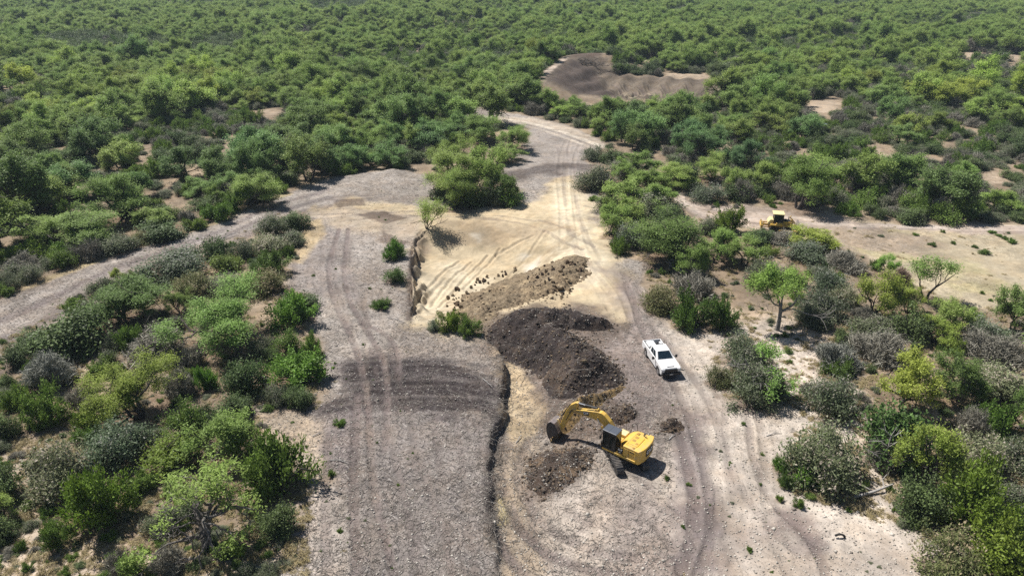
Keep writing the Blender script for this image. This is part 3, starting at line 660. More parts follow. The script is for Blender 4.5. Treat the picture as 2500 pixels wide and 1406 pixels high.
class Plant:
    """wood + leaves, normalised so that the crown is 1 m across; height kept in proportion"""
    def __init__(s, kind, w, leafparts, barkmat, fixed=False):
        s.kind = kind; s.wv, s.wf = w.get()
        s.lv = np.concatenate([p[0] for p in leafparts]); off = np.cumsum([0]+[len(p[0]) for p in leafparts])
        s.lf = np.concatenate([p[1]+o for p, o in zip(leafparts, off)]); s.lt = np.concatenate([p[2] for p in leafparts])
        if not fixed:
            c = np.percentile(s.lv[:, :2], [2, 98], axis=0); D = (c[1]-c[0]).mean()
            off = np.array([*(c.mean(0)*0.8), 0]); s.lv = s.lv-off; s.wv = s.wv-off
            s.lv = s.lv/D; s.wv = s.wv/D
        s.h = np.percentile(s.lv[:, 2], 98.5); s.bark = barkmat; s.cache = {}
    def crown(s):
        if 'c' not in s.cache: s.cache['c'] = mesh_np("crown", s.lv, s.lf, [M_LEAF[s.kind]], attrs={'tint': ('FLOAT', s.lt)})
        return s.cache['c']
    def trunk(s):
        if 't' not in s.cache: s.cache['t'] = mesh_np("trunk", s.wv, s.wf, [s.bark], smooth=True)
        return s.cache['t']
    def whole(s):
        if 'w' not in s.cache:
            V = np.concatenate([s.lv, s.wv]); F = np.concatenate([s.lf, s.wf+len(s.lv)])
            s.cache['w'] = mesh_np("plant", V, F, [M_LEAF[s.kind], s.bark], mi=np.r_[np.zeros(len(s.lf), int), np.ones(len(s.wf), int)], attrs={'tint': ('FLOAT', np.r_[s.lt, np.ones(len(s.wv))])})
        return s.cache['w']
def mesquite(seed, H=4.6, spread=0.8, stems=3, nleaf=44, ls=1.0):
    for tryk in range(40):
        r = np.random.default_rng(seed+97*tryk); w = Wood(); tips = []
        for k in range(stems):
            a = 2*pi*k/stems + r.uniform(-.4, .4); tl = spread*r.uniform(.75, 1.1)
            d = np.array([cos(a)*tl, sin(a)*tl, 1.0])
            branch(w, r, np.array([cos(a)*.12, sin(a)*.12, -0.1]), d, H*0.42*r.uniform(.85, 1.1), H*0.030*r.uniform(.8, 1.2), 3, tips, 0.5, 0.12, 0.18, (3, 5))
        c = np.array([t[0] for t in tips]); c = c[c[:, 2] > H*0.36]
        q = np.percentile(c[:, :2], [5, 95], axis=0); e = q[1]-q[0]
        if len(c) > 110 and 0.72 < e[0]/e[1] < 1.4: break
    # gather the twigs into foliage tufts with gaps between them
    seeds = c[r.choice(len(c), 30, False)]
    near = np.argmin(((c[:, None]-seeds[None])**2).sum(-1), 1); c = c*0.62+seeds[near]*0.38
    if len(c) > 160: c = c[r.choice(len(c), 160, False)]
    sk = c[r.choice(len(c), 44, False)]*np.array([1.08, 1.08, 0]); sk[:, 2] = H*r.uniform(.28, .55, 44); rad = np.hypot(sk[:, 0], sk[:, 1]); sk = sk[rad > np.median(rad)*.8]; c = np.concatenate([c, sk])
    tn = r.uniform(.82, 1.2, 30)
    L1 = leaves(r, c, nleaf, (0.27, 0.27, 0.15), 0.15*ls, 3.0, 0.5, (0.78, 1.18))
    L2 = leaves(r, seeds+np.array([0, 0, .18]), int(90/ls**2), (0.40, 0.40, 0.20), 0.14*ls, 2.6, 0.3, (0.95, 1.35))
    return Plant('M', w, [L1, L2], M_BARK)
def dome(r, n, hz=0.75, rough=0.28, low=0.1):
    """clump centres over several overlapping lobes, about 2 across"""
    k = r.integers(3, 6); a0 = r.uniform(0, 6.28); cs = []
    for j in range(k):
        a = a0+2*pi*j/k+r.normal()*.3; q = r.uniform(.30, .60); cs.append((cos(a)*q, sin(a)*q, r.uniform(.38, .62), r.uniform(.62, 1.1)))
    cs.append((r.normal()*.1, r.normal()*.1, .6, r.uniform(.9, 1.15)))
    out = []
    for i in range(n):
        cx, cy, rr, hh = cs[i % len(cs)]
        a = r.uniform(0, 2*pi); z = r.uniform(low, 1)**0.75; q = math.sqrt(max(0, 1-z*z))*r.uniform(.6, 1.08)
        out.append((cx+cos(a)*q*rr, cy+sin(a)*q*rr, z*hz*hh*r.uniform(.82, 1.08)))
    for k in range(max(4, n//9)):   # sprigs standing clear of the mass
        i = r.integers(len(out)); p = np.array(out[i])*r.uniform(1.08, 1.28); out[i] = tuple(p)
    return np.array(out)
def stems_to(w, r, C, n, rad, jit=0.12):
    for p in C[r.choice(len(C), min(n, len(C)), False)]:
        p = p*1.06; m = p*0.5 + r.normal(size=3)*jit; m[2] = max(m[2], 0.05)+0.1*p[2]
        w.add([np.array([p[0]*.06, p[1]*.06, -0.03]), m, p], [rad, rad*.7, rad*.3], 4)
def green_shrub(seed, hz=0.85, spiky=True):
    r = np.random.default_rng(seed); w = Wood(); C = dome(r, 46, hz, 0.35, 0.08)
    stems_to(w, r, C, 20, 0.022)
    d = C*np.array([1, 1, .5])+np.array([0, 0, .9]); d /= np.linalg.norm(d, axis=1)[:, None]
    parts = []
    if spiky:
        base = C*0.72; steps = np.linspace(0, 1, 5)
        cc = np.concatenate([base+(C*1.12-base)*s+np.array([0, 0, .12*s]) for s in steps])
        parts.append(leaves(r, cc, 22, (0.06, 0.06, 0.07), 0.060, 2.2, -0.3, (0.62, 1.35), np.tile(d, (5, 1))))
    parts.append(leaves(r, C*0.92, 66, (0.13, 0.13, 0.11), 0.058, 1.9, -0.2, (0.6, 1.3)))
    return Plant('S', w, parts, M_BARK)
def gray_shrub(seed, hz=0.7):
    r = np.random.default_rng(seed); w = Wood(); C = dome(r, 60, hz, 0.22, 0.05)
    stems_to(w, r, C, 30, 0.011)
    L = [leaves(r, C, 96, (0.13, 0.13, 0.10), 0.048, 1.9, 0.0, (0.72, 1.38))]
    L.append(leaves(r, C*0.85, 20, (0.14, 0.14, 0.12), 0.075, 10.0, -0.8, (0.6, 1.0)))
    return Plant('G', w, L, M_BARKG)
def bare_shrub(seed, hz=0.75):
    r = np.random.default_rng(seed); w = Wood(); C = dome(r, 70, hz, 0.3, 0.1)
    stems_to(w, r, C, 40, 0.009, 0.16)
    d = C+np.array([0, 0, .5]); d /= np.linalg.norm(d, axis=1)[:, None]
    L = [leaves(r, C*0.92, 85, (0.13, 0.13, 0.11), 0.085, 14.0, -0.3, (0.7, 1.3), d*0.6)]
    L.append(leaves(r, C, 26, (0.13, 0.13, 0.1), 0.04, 1.8, 0.0, (0.7, 1.2)))
    return Plant('T', w, L, M_BARKG)
def dark_shrub(seed, hz=0.8):
    r = np.random.default_rng(seed); w = Wood(); C = dome(r, 44, hz, 0.3, 0.1)
    stems_to(w, r, C, 18, 0.03)
    L = [leaves(r, C, 110, (0.14, 0.14, 0.11), 0.058, 1.8, 0.0, (0.6, 1.45)), leaves(r, C*0.7, 20, (0.16, 0.16, 0.14), 0.09, 2, 0, (0.6, 1.0))]
    return Plant('D', w, L, M_BARK)
TPL = {'M': [mesquite(500+k, 4.4+0.25*(k % 3), (0.85, 1.05, 0.7)[k % 3], (3, 2, 4, 3, 2)[k % 5]) for k in range(8)],
       'S': [green_shrub(600+k, (0.85, 1.0, 0.75)[k % 3], k % 4 != 3) for k in range(6)],
       'G': [gray_shrub(700+k, (0.62, 0.75, 0.7)[k % 3]) for k in range(5)],
       'T': [bare_shrub(800+k, (0.7, 0.85)[k % 2]) for k in range(4)],
       'D': [dark_shrub(900+k, (0.75, 0.9)[k % 2]) for k in range(5)]}
TPL_BIG = [mesquite(560+k, 4.6, (0.9, 0.75)[k % 2], 3, 110, 0.6) for k in range(3)]
# ------------------------------------------------------------------ plants: the ones that can be told apart in the photo (kind, box in photo pixels, tint)
TINT = {'': (1, 1, 1), 'y': (1.14, 1.04, .80), 'b': (.92, 1.0, 1.04), 'd': (.66, .70, .72), 'p': (1.42, 1.32, 1.30), 'o': (1.10, .98, .72), 'g': (.86, 1.05, .80), 'r': (1.15, .88, .82)}
PL = """
G 630 520 700 575;D 690 515 755 562;G 675 565 740 605;D 480 578 560 645;G 557 570 620 640;G 608 572 700 625 p;S 522 618 592 665 y;S 618 612 700 678 d;S 688 600 720 630 d
G 336 618 495 700 b;S 314 655 375 697 y;M 275 655 301 690 y;G 224 678 282 725;G 429 670 518 735 o;G 506 668 595 730;G 592 660 688 725 o;M 240 690 385 792 d;M 412 710 470 767
M 448 712 665 862 b;S 665 712 768 800 g;S 160 728 214 765 y;G 190 730 265 790;D 100 770 250 880;D 55 812 140 862;G 406 765 450 808;G 250 795 300 860;S 288 795 347 858
G 242 855 286 895;T 322 815 442 890;S 377 865 418 895 y;S 672 800 735 872;S 738 808 785 877;G 617 815 672 870;S 657 868 785 950 g;G 650 920 715 990;D 705 945 762 1000
D 557 876 650 972;S 482 895 535 955 g;T 415 905 480 970;S 221 880 297 920 y;T 75 865 175 950 b;S 55 880 95 905;M 228 892 412 1035 y;T 175 920 230 1000;S 20 945 80 1005;S 78 950 168 1045
D -20 950 48 1080;S 188 995 245 1050 y;S 415 960 500 1080;D 480 955 545 1050;D 542 965 615 1025;M 492 1015 625 1130;G 75 1060 215 1218 p;G 215 1045 360 1150 b;S 355 1075 475 1160 o
S 185 1155 325 1300 y;S 600 1075 745 1215;D 640 1230 723 1315;S 112 1265 172 1345;S 38 1315 62 1348;S 300 1345 362 1420;T 262 1340 320 1412;G 570 1385 625 1425;G 628 1383 680 1425;T 380 1340 450 1406
D -30 1140 52 1230;M -30 1210 44 1275;D -40 1265 34 1335;D -12 915 36 955;G -12 1080 28 1108;G 360 1240 440 1310
S 37 592 133 645 y;S 134 605 190 657 y;G 102 628 140 657;G -10 645 50 715;G 50 640 105 692;S -14 695 30 727;T 185 590 245 640;G 243 575 328 625;G 313 567 375 600 o;D 350 540 445 592;S 453 532 502 563 y;S 502 492 568 542
M 575 425 678 505;M 55 520 200 590;M 150 545 280 600;M 228 428 350 545;M 335 505 425 560;M 62 430 165 520;M -40 430 62 525;M 505 450 548 500;S 545 465 595 520
M 1050 370 1170 490;M 1140 358 1228 480;M 1100 452 1155 508;D 1170 445 1225 505;S 1215 452 1278 505 g;D 1052 445 1100 490;M 1160 385 1222 432;M 1075 402 1182 506;M 1190 425 1262 500 d;D 1085 445 1180 506;M 1055 335 1150 425;G 1195 450 1240 505;M 1200 350 1275 397;M 1215 303 1295 368;M 1130 283 1215 347
S 937 588 985 636 g;S 940 650 990 694 d;S 910 728 955 757 d;G 1043 768 1075 808 b;S 1070 757 1122 812 y;S 1120 775 1172 825
G 1430 357 1475 393;M 1560 450 1640 522;M 1500 500 1572 575;D 1600 500 1650 560;M 1690 378 1765 442;G 1600 560 1655 615;M 1540 412 1602 470;D 1562 560 1602 612;M 1490 388 1545 442;M 1610 400 1690 460;D 1460 470 1510 520;M 1820 395 1900 470;D 1770 440 1830 492;D 1472 363 1520 400;G 1417 405 1490 467;S 1504 383 1533 403 g;G 1490 395 1565 432;M 1530 368 1600 422;M 1475 443 1555 512;G 1550 470 1650 530;M 1462 497 1520 577;S 1495 558 1530 622
G 1508 540 1575 605 b;M 1580 528 1705 642 d;M 1593 420 1645 467;T 1568 415 1600 455;D 1638 395 1700 455;G 1692 448 1760 495 b;M 1768 410 1815 477;S 1740 507 1800 572 o;G 1705 520 1745 575;T 1795 440 1832 492
M 1908 383 2012 514;G 2010 452 2060 500;M 1655 595 1725 682;M 1718 560 1795 642;M 1778 583 1848 652;D 1820 558 1875 598;T 1878 564 1942 596;M 1925 556 2032 607 y;S 1862 602 1898 630 y;G 1920 595 2018 650 b;G 1822 628 1905 697;G 1900 640 1960 700 o
G 1572 650 1650 765 o;T 1650 672 1735 735;S 1645 722 1733 812 d;S 1730 728 1800 808 d;G 1975 655 2060 730 b;G 1950 715 2050 790 d;T 2025 617 2105 665;D 2022 593 2046 608;M 2138 623 2182 675 g;S 2120 632 2145 660 d;T 2170 655 2215 700 r
M 2090 655 2190 782 y;M 2180 693 2245 768 y;G 2020 665 2095 755 p;G 1975 650 2030 685;M 2255 730 2350 812;D 2035 762 2090 848;T 2075 750 2130 790;G 2080 775 2190 825;D 2180 755 2265 840;M 2240 775 2325 842 y;S 2305 828 2355 872 y;M 2350 750 2390 802
G 2365 785 2460 850 b;M 2425 702 2510 818 d;G 1945 740 2035 800;G 1760 822 1870 908;G 1770 900 1900 1000;G 1725 868 1790 948 o;D 1850 900 1915 975;T 2090 815 2200 895;T 1995 840 2085 910 b;S 2008 882 2075 932 d;G 1963 920 2090 1025
M 2150 872 2275 1002 o;M 2262 860 2375 985 d;T 2365 820 2480 890;G 2340 890 2490 985 p;M 2455 880 2530 1055 d;T 2330 975 2395 1070;S 2370 985 2450 1060;G 1925 1045 2085 1200 p;S 1930 1112 2045 1192 g;S 1888 1110 1922 1150 g;S 1900 1152 1935 1192 d
D 2105 990 2260 1150 g;T 2105 1030 2190 1140;M 2180 1045 2315 1190 y;D 2190 1150 2295 1288;G 2315 1065 2450 1180 p;G 2430 1060 2520 1160;S 2290 1165 2440 1322 y;G 2410 1195 2520 1285;G 2240 1328 2390 1440 o;S 2360 1312 2520 1440 o;S 2440 1278 2520 1332
S 1936 1216 1960 1240;S 1895 1208 1912 1224 y;S 1622 1162 1634 1172 d;S 2130 1060 2165 1095 y;S 2390 608 2415 622 d;S 2372 598 2386 606 d;S 2296 560 2306 568;S 2228 568 2242 576;S 2414 562 2430 570;S 2430 570 2446 578;S 2460 582 2480 596;S 2446 576 2460 586 d;S 2266 592 2284 602 d
S 1932 480 1950 490;S 1880 498 1896 508;S 1900 492 1912 500;S 2070 522 2082 530;S 1440 478 1460 490;S 816 1024 842 1040;S 802 1146 820 1164;S 1690 560 1700 570
"""
PLANTS = []
for line in PL.replace('\n', ';').split(';'):
    q = line.split()
    if q: PLANTS.append((q[0], float(q[1]), float(q[2]), float(q[3]), float(q[4]), q[5] if len(q) > 5 else ''))
KIND = {'M': ('mesquite_tree', 'tree', 'mesquite tree'), 'S': ('green_shrub', 'shrub', 'leafy green shrub'), 'G': ('gray_shrub', 'shrub', 'gray-green shrub'),
        'T': ('bare_shrub', 'shrub', 'twiggy gray shrub'), 'D': ('dark_shrub', 'shrub', 'dark green shrub')}
def region(px, py):
    if px < 800:
        line = np.interp(px, [0, 180, 420, 600, 800], [720, 655, 575, 505, 440])
        if py < line+12: return "at the far edge of the left dirt road" + (", left end" if px < 200 else "")
        if py < 640: return "at the far end of the left thicket"
        if py < 740: return "in the left thicket along the dirt road"
        if py < 880: return "in the left thicket, " + ("beside the bend of the road" if px < 360 else "by the gray mulch clearing")
        if py < 1010: return "in the middle of the left thicket, " + ("road side" if px < 360 else "clearing side")
        if py < 1170: return "in the near part of the left thicket"
        return "around the near large bare-limbed tree at lower left"
    if px < 1000 and py > 1000: return "growing alone by the left ruts"
    if px < 1010 and 560 < py < 780: return "on top of the quarry pit's cut wall"
    if px < 1200 and py > 740: return "at the near left corner of the quarry pit"
    if px < 1300: return "in the tree island between quarry pit and haul road"
    if px < 1470 and py > 470 and py < 500: return "alone by the road junction"
    if py < 480 and px < 1620: return "at the edge of the road junction's right side"
    if px > 1840 and py < 530 and px < 2090: return "behind the yellow bulldozer"
    if px > 2220 and py < 640 and px < 2500 and py > 555: return "alone on the fallow field at right"
    if py < 650 and px < 1720: return "between quarry road and bulldozer road"
    if py < 575: return "left of the yellow bulldozer"
    if py < 660 and px < 2110: return "in front of the yellow bulldozer"
    if py < 850 and px < 1820: return "in the thicket behind the white pickup"
    if py < 740: return "at the edge of the fallow field"
    if py < 860: return "in the right thicket below the fallow field"
    if px < 1930 and py < 1010: return "around the twisted bare-limbed tree right of the pickup"
    if py < 1065: return "in the middle of the right thicket"
    if px < 2080: return "on the stony ground right of the excavator"
    return "in the near right thicket"
ADJ = {'': '', 'y': 'yellow-green ', 'b': 'bluish ', 'd': 'deep-shaded ', 'p': 'pale ', 'o': 'olive ', 'g': 'bright ', 'r': 'reddish '}  # 'd' is the plant's own dark leaf tint, not shade
ORD = ['', 'leftmost', 'second', 'third', 'fourth', 'fifth', 'sixth', 'seventh', 'eighth', 'ninth', 'tenth', 'eleventh', 'twelfth', 'thirteenth', 'fourteenth']
FOOT = []        # (x, y, radius) of every placed plant
INDIV = {k: 0 for k in 'MSGTD'}
def put_plant(kind, tpl, x, y, D, zs, rot, color, parts=True, z=None):
    z = float(surf_z(x, y)[0])-0.03 if z is None else z
    nm = KIND[kind][0]; INDIV[kind] += 1
    if not parts:
        o = link(nm, tpl.whole(), loc=(x, y, z)); o.scale = (D, D, D*zs); o.rotation_euler = (0, 0, rot); o.color = tuple(color)+(1,)
        return o
    o = link(nm, None, loc=(x, y, z)); o.scale = (D, D, D*zs); o.rotation_euler = (0, 0, rot); o.empty_display_size = 0.3
    c = link("crown" if kind == 'M' else "foliage", tpl.crown(), o); c.color = tuple(color)+(1,)
    link("trunk" if kind == 'M' else "stem", tpl.trunk(), o)
    return o
recs = []
for i, (kind, x0, y0, x1, y1, tn) in enumerate(PLANTS):
    wpx = x1-x0; sd = math.sin(PITCH+math.atan((y1-703)/FPX)); cd = math.sqrt(1-sd*sd)
    py = y1 - (0.14 if kind == 'M' else 0.33)*wpx*sd; px = (x0+x1)/2
    s = float(px_per_m(py)); D = wpx/s*(1.14 if (1410 < px < 1850 and py < 660) else 0.97); h = (py-y0)/(s*cd)*0.92
    tp = TPL[kind][(i*7+3) % len(TPL[kind])] if kind != 'M' or D < 6.3 else TPL_BIG[i % 3]
    zs = float(np.clip(h/(tp.h*D), 0.5, 1.75 if kind == 'M' else 1.6))
    x, y, z = at(px, py)
    base = np.array(TINT[tn])*RNG.uniform(.9, 1.12)
    o = put_plant(kind, tp, x, y, D, zs, RNG.uniform(0, 6.28), base, parts=wpx > 14)
    FOOT.append((x, y, D/2))
    size = 'large ' if D > 5.2 else ('small ' if D < 2.2 else '')
    recs.append((o, kind, size+ADJ[tn]+KIND[kind][2], region(px, (y0+y1)/2), px))
# dry leaf litter lying under the plants
lit = np.zeros(len(gx)); lit_c = np.array([0.170, 0.122, 0.086])
for fx, fy, fr in FOOT:
    sel = np.where((np.abs(gx-fx) < fr*1.5+.5) & (np.abs(gy-fy) < fr*1.5+.5))[0]
    d = np.hypot(gx[sel]-fx, gy[sel]-fy)+(N2[sel]-.5)*1.6*fr
    lit[sel] = np.maximum(lit[sel], (1-sst(.55*fr, 1.35*fr, d))*.75)
col = col*(1-lit[:, None])+lit_c*(0.75+0.5*N3[:, None])*lit[:, None]
ground.data.attributes['soil'].data.foreach_set('color', np.concatenate([col, np.ones((len(gx), 1))], 1).astype(np.float32).ravel())
groups = {}
for q in recs: groups.setdefault((q[2], q[3]), []).append(q)
for (what, where), L in groups.items():
    L.sort(key=lambda q: q[4])
    for k, q in enumerate(L):
        if len(L) == 1: lab = f"{what} {where}"
        elif k == len(L)-1: lab = f"rightmost {what} {where}"
        else: lab = f"{ORD[k+1]} {what} {where}" if k == 0 else f"{what} {where}, {ORD[k+1]} from left"
        if len(lab.split()) > 16: lab = lab.replace('small ', '').replace('large ', '')
        tag(q[0], lab, KIND[q[1]][1], "shrubs and trees " + where.split(',')[0] if len(L) > 1 else None)

# ------------------------------------------------------------------ plants: the brush all around
ISLANDS = [[(-100,880),(60,800),(165,740),(280,680),(470,615),(560,580),(690,512),(760,540),(700,700),(790,900),(780,1000),(620,1010),(760,1200),(740,1500),(-300,1500)],
 [(1430,355),(1540,365),(1660,400),(1820,440),(1830,500),(1760,560),(1860,560),(2030,560),(2130,640),(2330,740),(2600,770),(2700,1500),(2240,1500),(2340,1330),(1900,1190),(1960,1000),(1760,970),(1730,820),(1570,720),(1590,640),(1480,600),(1460,500),(1410,450)],
 [(1050,380),(1300,300),(1290,360),(1230,420),(1290,500),(1060,490)]]
def scatter(step, jit, seed, ymax):
    r = np.random.default_rng(seed)
    ys = np.arange(33, ymax, step*0.87); P = []
    for k, yv in enumerate(ys):
        hw = yv*0.80+45; xs = np.arange(-hw, hw, step)+(k % 2)*step/2; P.append(np.stack([xs, np.full(len(xs), yv)], 1))
    P = np.concatenate(P); P += r.uniform(-jit, jit, P.shape)*step
    px, py = pxv(P[:, 0], P[:, 1])
    ok = (px > -330) & (px < 2830) & (py < 1480)
    return P[ok], px[ok], py[ok], r
Kx = np.array([f[0] for f in FOOT]); Ky = np.array([f[1] for f in FOOT]); Kr = np.array([f[2] for f in FOOT])
def clear_of(P, px, py, rad, k_near):
    ok = np.ones(len(P), bool)
    sh = np.zeros(len(P))
    for q in [CLEAR]+BARE:
        qq = np.array(q, float)
        m = (px > qq[:, 0].min()-60) & (px < qq[:, 0].max()+60) & (py > qq[:, 1].min()-40) & (py < qq[:, 1].max()+40)
        if m.any(): ok[m] &= sd_poly(P[m, 0], P[m, 1], W(q)) < -rad[m]*0.62
        tx, ty = pxv(P[:, 0], P[:, 1], rad*1.25); ok &= ~in_poly(tx, ty, qq)
    near = P[:, 1] < 150
    d = np.hypot(P[near, 0][:, None]-Kx, P[near, 1][:, None]-Ky)
    ok[near] &= (d > (rad[near][:, None]+Kr)*k_near).all(1)
    return ok
POOL = {k: [] for k in 'MSGTD'}   # x, y, D, zs, rot, tpl index, color
def pool(kind, P, D, zs, r, colr):
    n = len(P); rot = r.uniform(0, 6.28, n); ti = r.integers(0, len(TPL[kind]), n)
    POOL[kind] += [(P[i, 0], P[i, 1], D[i], zs[i], rot[i], ti[i], colr[i]) for i in range(n)]
P, px, py, r = scatter(6.1, 0.46, 21, 760)
D = 4.4+3.8*r.random(len(P))**1.4; dens = fbm(P[:, 0], P[:, 1], 34, 121, 3); right = sst(1450, 1750, px)*sst(40, 120, py)
keep = r.random(len(P)) < np.clip(1.0-0.30*right-3.4*np.maximum(0.50-dens, 0)*2.2, 0.08, 1)
isl = np.zeros(len(P), bool)
for q in ISLANDS: isl |= in_poly(px, py, np.array(q, float))
DARK_PATCHES = [np.array(q, float) for q in ([(1860,-10),(2230,-10),(2210,18),(2040,26),(1900,16)],[(440,128),(540,92),(650,108),(610,132),(500,140)],[(60,112),(240,92),(430,112),(420,135),(200,142)],[(700,20),(900,10),(960,30),(800,40)],[(1300,14),(1500,8),(1560,22),(1400,30)],[(620,196),(720,188),(740,206),(650,212)])]  # patches planted with dark bushes in place of mesquite
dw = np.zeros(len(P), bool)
for q in DARK_PATCHES: dw |= in_poly(px, py, q)
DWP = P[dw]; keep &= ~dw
keep &= ~isl & clear_of(P, px, py, D/2, 0.74)
P, D, px, py = P[keep], D[keep], px[keep], py[keep]
tone = 0.6*fbm(P[:, 0], P[:, 1], 45, 131, 3)+0.4*fbm(P[:, 0], P[:, 1], 150, 133, 2); tone = np.clip(.5+(tone-.5)*1.7, 0, 1)
cl = np.stack([0.62+0.75*tone, 0.74+0.52*tone, 1.02-0.18*tone], 1)*r.uniform(.66, 1.30, len(P))[:, None]
hu = r.random(len(P)); cl *= np.where(hu[:, None] < .22, [[.84, .88, 1.02]], np.where(hu[:, None] > .84, [[1.14, 1.02, .86]], [[1, 1, 1]]))
pool('M', P, D, r.uniform(.8, 1.25, len(P)), r, cl); MP, MD = P, D
P, px, py, r = scatter(2.7, 0.45, 22, 720)
D = r.uniform(1.6, 4.0, len(P))*(1+0.3*sst(150, 260, P[:, 1]))
isl = np.zeros(len(P), bool)
for q in ISLANDS: isl |= in_poly(px, py, np.array(q, float))
D[isl] *= 0.55
right = sst(1400, 1750, px); far = sst(170, 420, P[:, 1]); pat = fbm(P[:, 0], P[:, 1], 22, 141, 3)
keep = r.random(len(P)) < np.where(isl, 0.09, (0.46+0.24*right)*(1-0.5*far)*(0.45+1.1*pat))
keep &= clear_of(P, px, py, D/2, 0.45) & ~(isl & (r.random(len(P)) < 0.2))
P, D, right, pat, isl = P[keep], D[keep], right[keep], pat[keep], isl[keep]
u = r.random(len(P)) + 0.5*(fbm(P[:, 0], P[:, 1], 14, 151, 3)-0.5)
cum = np.stack([0.34-0.12*right, 0.66-0.04*right, 0.77+0.02*right], 1)
kk = np.where(u < cum[:, 0], 'S', np.where(u < cum[:, 1], 'G', np.where(u < cum[:, 2], 'T', 'D')))
P2, px2, py2, r2 = scatter(6.0, .48, 23, 760); band = fbm(P2[:, 0], P2[:, 1], 80, 161, 3)
k2 = (P2[:, 1] > 210) & (r2.random(len(P2)) < sst(.54, .66, band)*.8); k2 &= clear_of(P2, px2, py2, np.full(len(P2), 2.2), .6); P2 = P2[k2]
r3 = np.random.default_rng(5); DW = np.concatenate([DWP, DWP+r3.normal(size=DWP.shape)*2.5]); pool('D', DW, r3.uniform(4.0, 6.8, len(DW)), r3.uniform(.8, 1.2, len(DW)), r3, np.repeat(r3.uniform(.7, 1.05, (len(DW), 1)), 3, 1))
pool('D', P2, r2.uniform(3.2, 6.2, len(P2)), r2.uniform(.9, 1.3, len(P2)), r2, np.repeat(r2.uniform(.8, 1.15, (len(P2), 1)), 3, 1))
for k in 'SGTD':
    m = kk == k
    pool(k, P[m], D[m]*(1.15 if k == 'D' else 1), r.uniform(.8, 1.25, m.sum()), r, r.uniform(.82, 1.18, (m.sum(), 1))*np.array([[1, 1, 1]]))

def far_region(px, py):
    if px > 1650 and py > 470: return "in the gaps of the right thicket"
    if px < 800 and py > np.interp(px, [0, 180, 420, 600, 800], [760, 690, 610, 540, 480]): return "in the gaps of the left thicket"
    if py > 380:
        if px < 400: return "in the woodland beyond the left road, near the left edge"
        if px < 1100: return "in the woodland beyond the left road"
        if px < 1900: return "in the scrub between road junction and bulldozer road"
        return "in the scrub behind the bulldozer road and fallow field"
    if py > 280:
        if px < 420: return "in the woodland at middle left"
        if px < 820: return "in the woodland left of the curving haul road"
        if px < 1250: return "in the woodland behind the tree island"
        if px < 1700: return "in the scrub right of the haul road's far curve"
        return "in the open scrub at middle right"
    if px < 1000: return "far off in the woodland at upper left"
    if px < 1800: return "around the far dug-out tank"
    return "far off in the scrub at upper right"
STUFF_TPL = {}
CAP = {'M': 300, 'S': 300, 'G': 300, 'T': 300, 'D': 300}
WORDS = {'M': "feathery green mesquite", 'S': "leafy yellow-green bush", 'G': "rounded gray-green bush", 'T': "gray leafless bush", 'D': "dark green bush"}
STUFFNAME = {'M': ("mesquite_woodland", "feathery green mesquite woodland spreading to the top of the picture", "woodland"), 'S': ("green_scrub", "scattered yellow-green bushes of the far brushland", "scrub"),
             'G': ("gray_scrub", "scattered gray-green bushes of the far brushland", "scrub"), 'T': ("leafless_scrub", "scattered gray leafless bushes of the far brushland", "scrub"), 'D': ("dark_scrub", "scattered dark green bushes of the far brushland", "scrub")}
def instancer(name, tpls, pts):
    tc = bpy.data.collections.new(name + "_kinds")
    for i, t in enumerate(tpls):
        o = bpy.data.objects.new("%s_kind_%02d" % (name, i), t.whole()); tc.objects.link(o)
    n = len(pts); xy = np.array([[p[0], p[1]] for p in pts]); z = ground_z(xy[:, 0], xy[:, 1])-0.05
    me = mesh_points(name, np.column_stack([xy, z]), {'size': np.array([p[2] for p in pts]), 'tall': np.array([p[3] for p in pts]), 'turn': np.array([p[4] for p in pts])}, np.array([p[5] for p in pts]))
    o = link(name, me)
    g = bpy.data.node_groups.new(name, 'GeometryNodeTree')
    g.interface.new_socket('Geometry', in_out='INPUT', socket_type='NodeSocketGeometry'); g.interface.new_socket('Geometry', in_out='OUTPUT', socket_type='NodeSocketGeometry')
    N = g.nodes.new; L = g.links.new
    gi = N('NodeGroupInput'); go = N('NodeGroupOutput'); ip = N('GeometryNodeInstanceOnPoints'); ci = N('GeometryNodeCollectionInfo')
    ci.inputs['Collection'].default_value = tc; ci.inputs['Separate Children'].default_value = True; ci.inputs['Reset Children'].default_value = True
    def na(nm, ty):
        x = N('GeometryNodeInputNamedAttribute'); x.data_type = ty; x.inputs['Name'].default_value = nm; return x.outputs['Attribute']
    sc = N('ShaderNodeCombineXYZ'); mu = N('ShaderNodeMath'); mu.operation = 'MULTIPLY'
    a = na('size', 'FLOAT'); b = na('tall', 'FLOAT'); L(a, mu.inputs[0]); L(b, mu.inputs[1])
    L(a, sc.inputs[0]); L(a, sc.inputs[1]); L(mu.outputs[0], sc.inputs[2])
    ro = N('ShaderNodeCombineXYZ'); L(na('turn', 'FLOAT'), ro.inputs[2])
    L(gi.outputs[0], ip.inputs['Points']); L(ci.outputs[0], ip.inputs['Instance']); ip.inputs['Pick Instance'].default_value = True
    L(na('pick', 'INT'), ip.inputs['Instance Index']); L(ro.outputs[0], ip.inputs['Rotation']); L(sc.outputs[0], ip.inputs['Scale'])
    L(ip.outputs[0], go.inputs[0])
    md = o.modifiers.new("scatter", 'NODES'); md.node_group = g
    return o
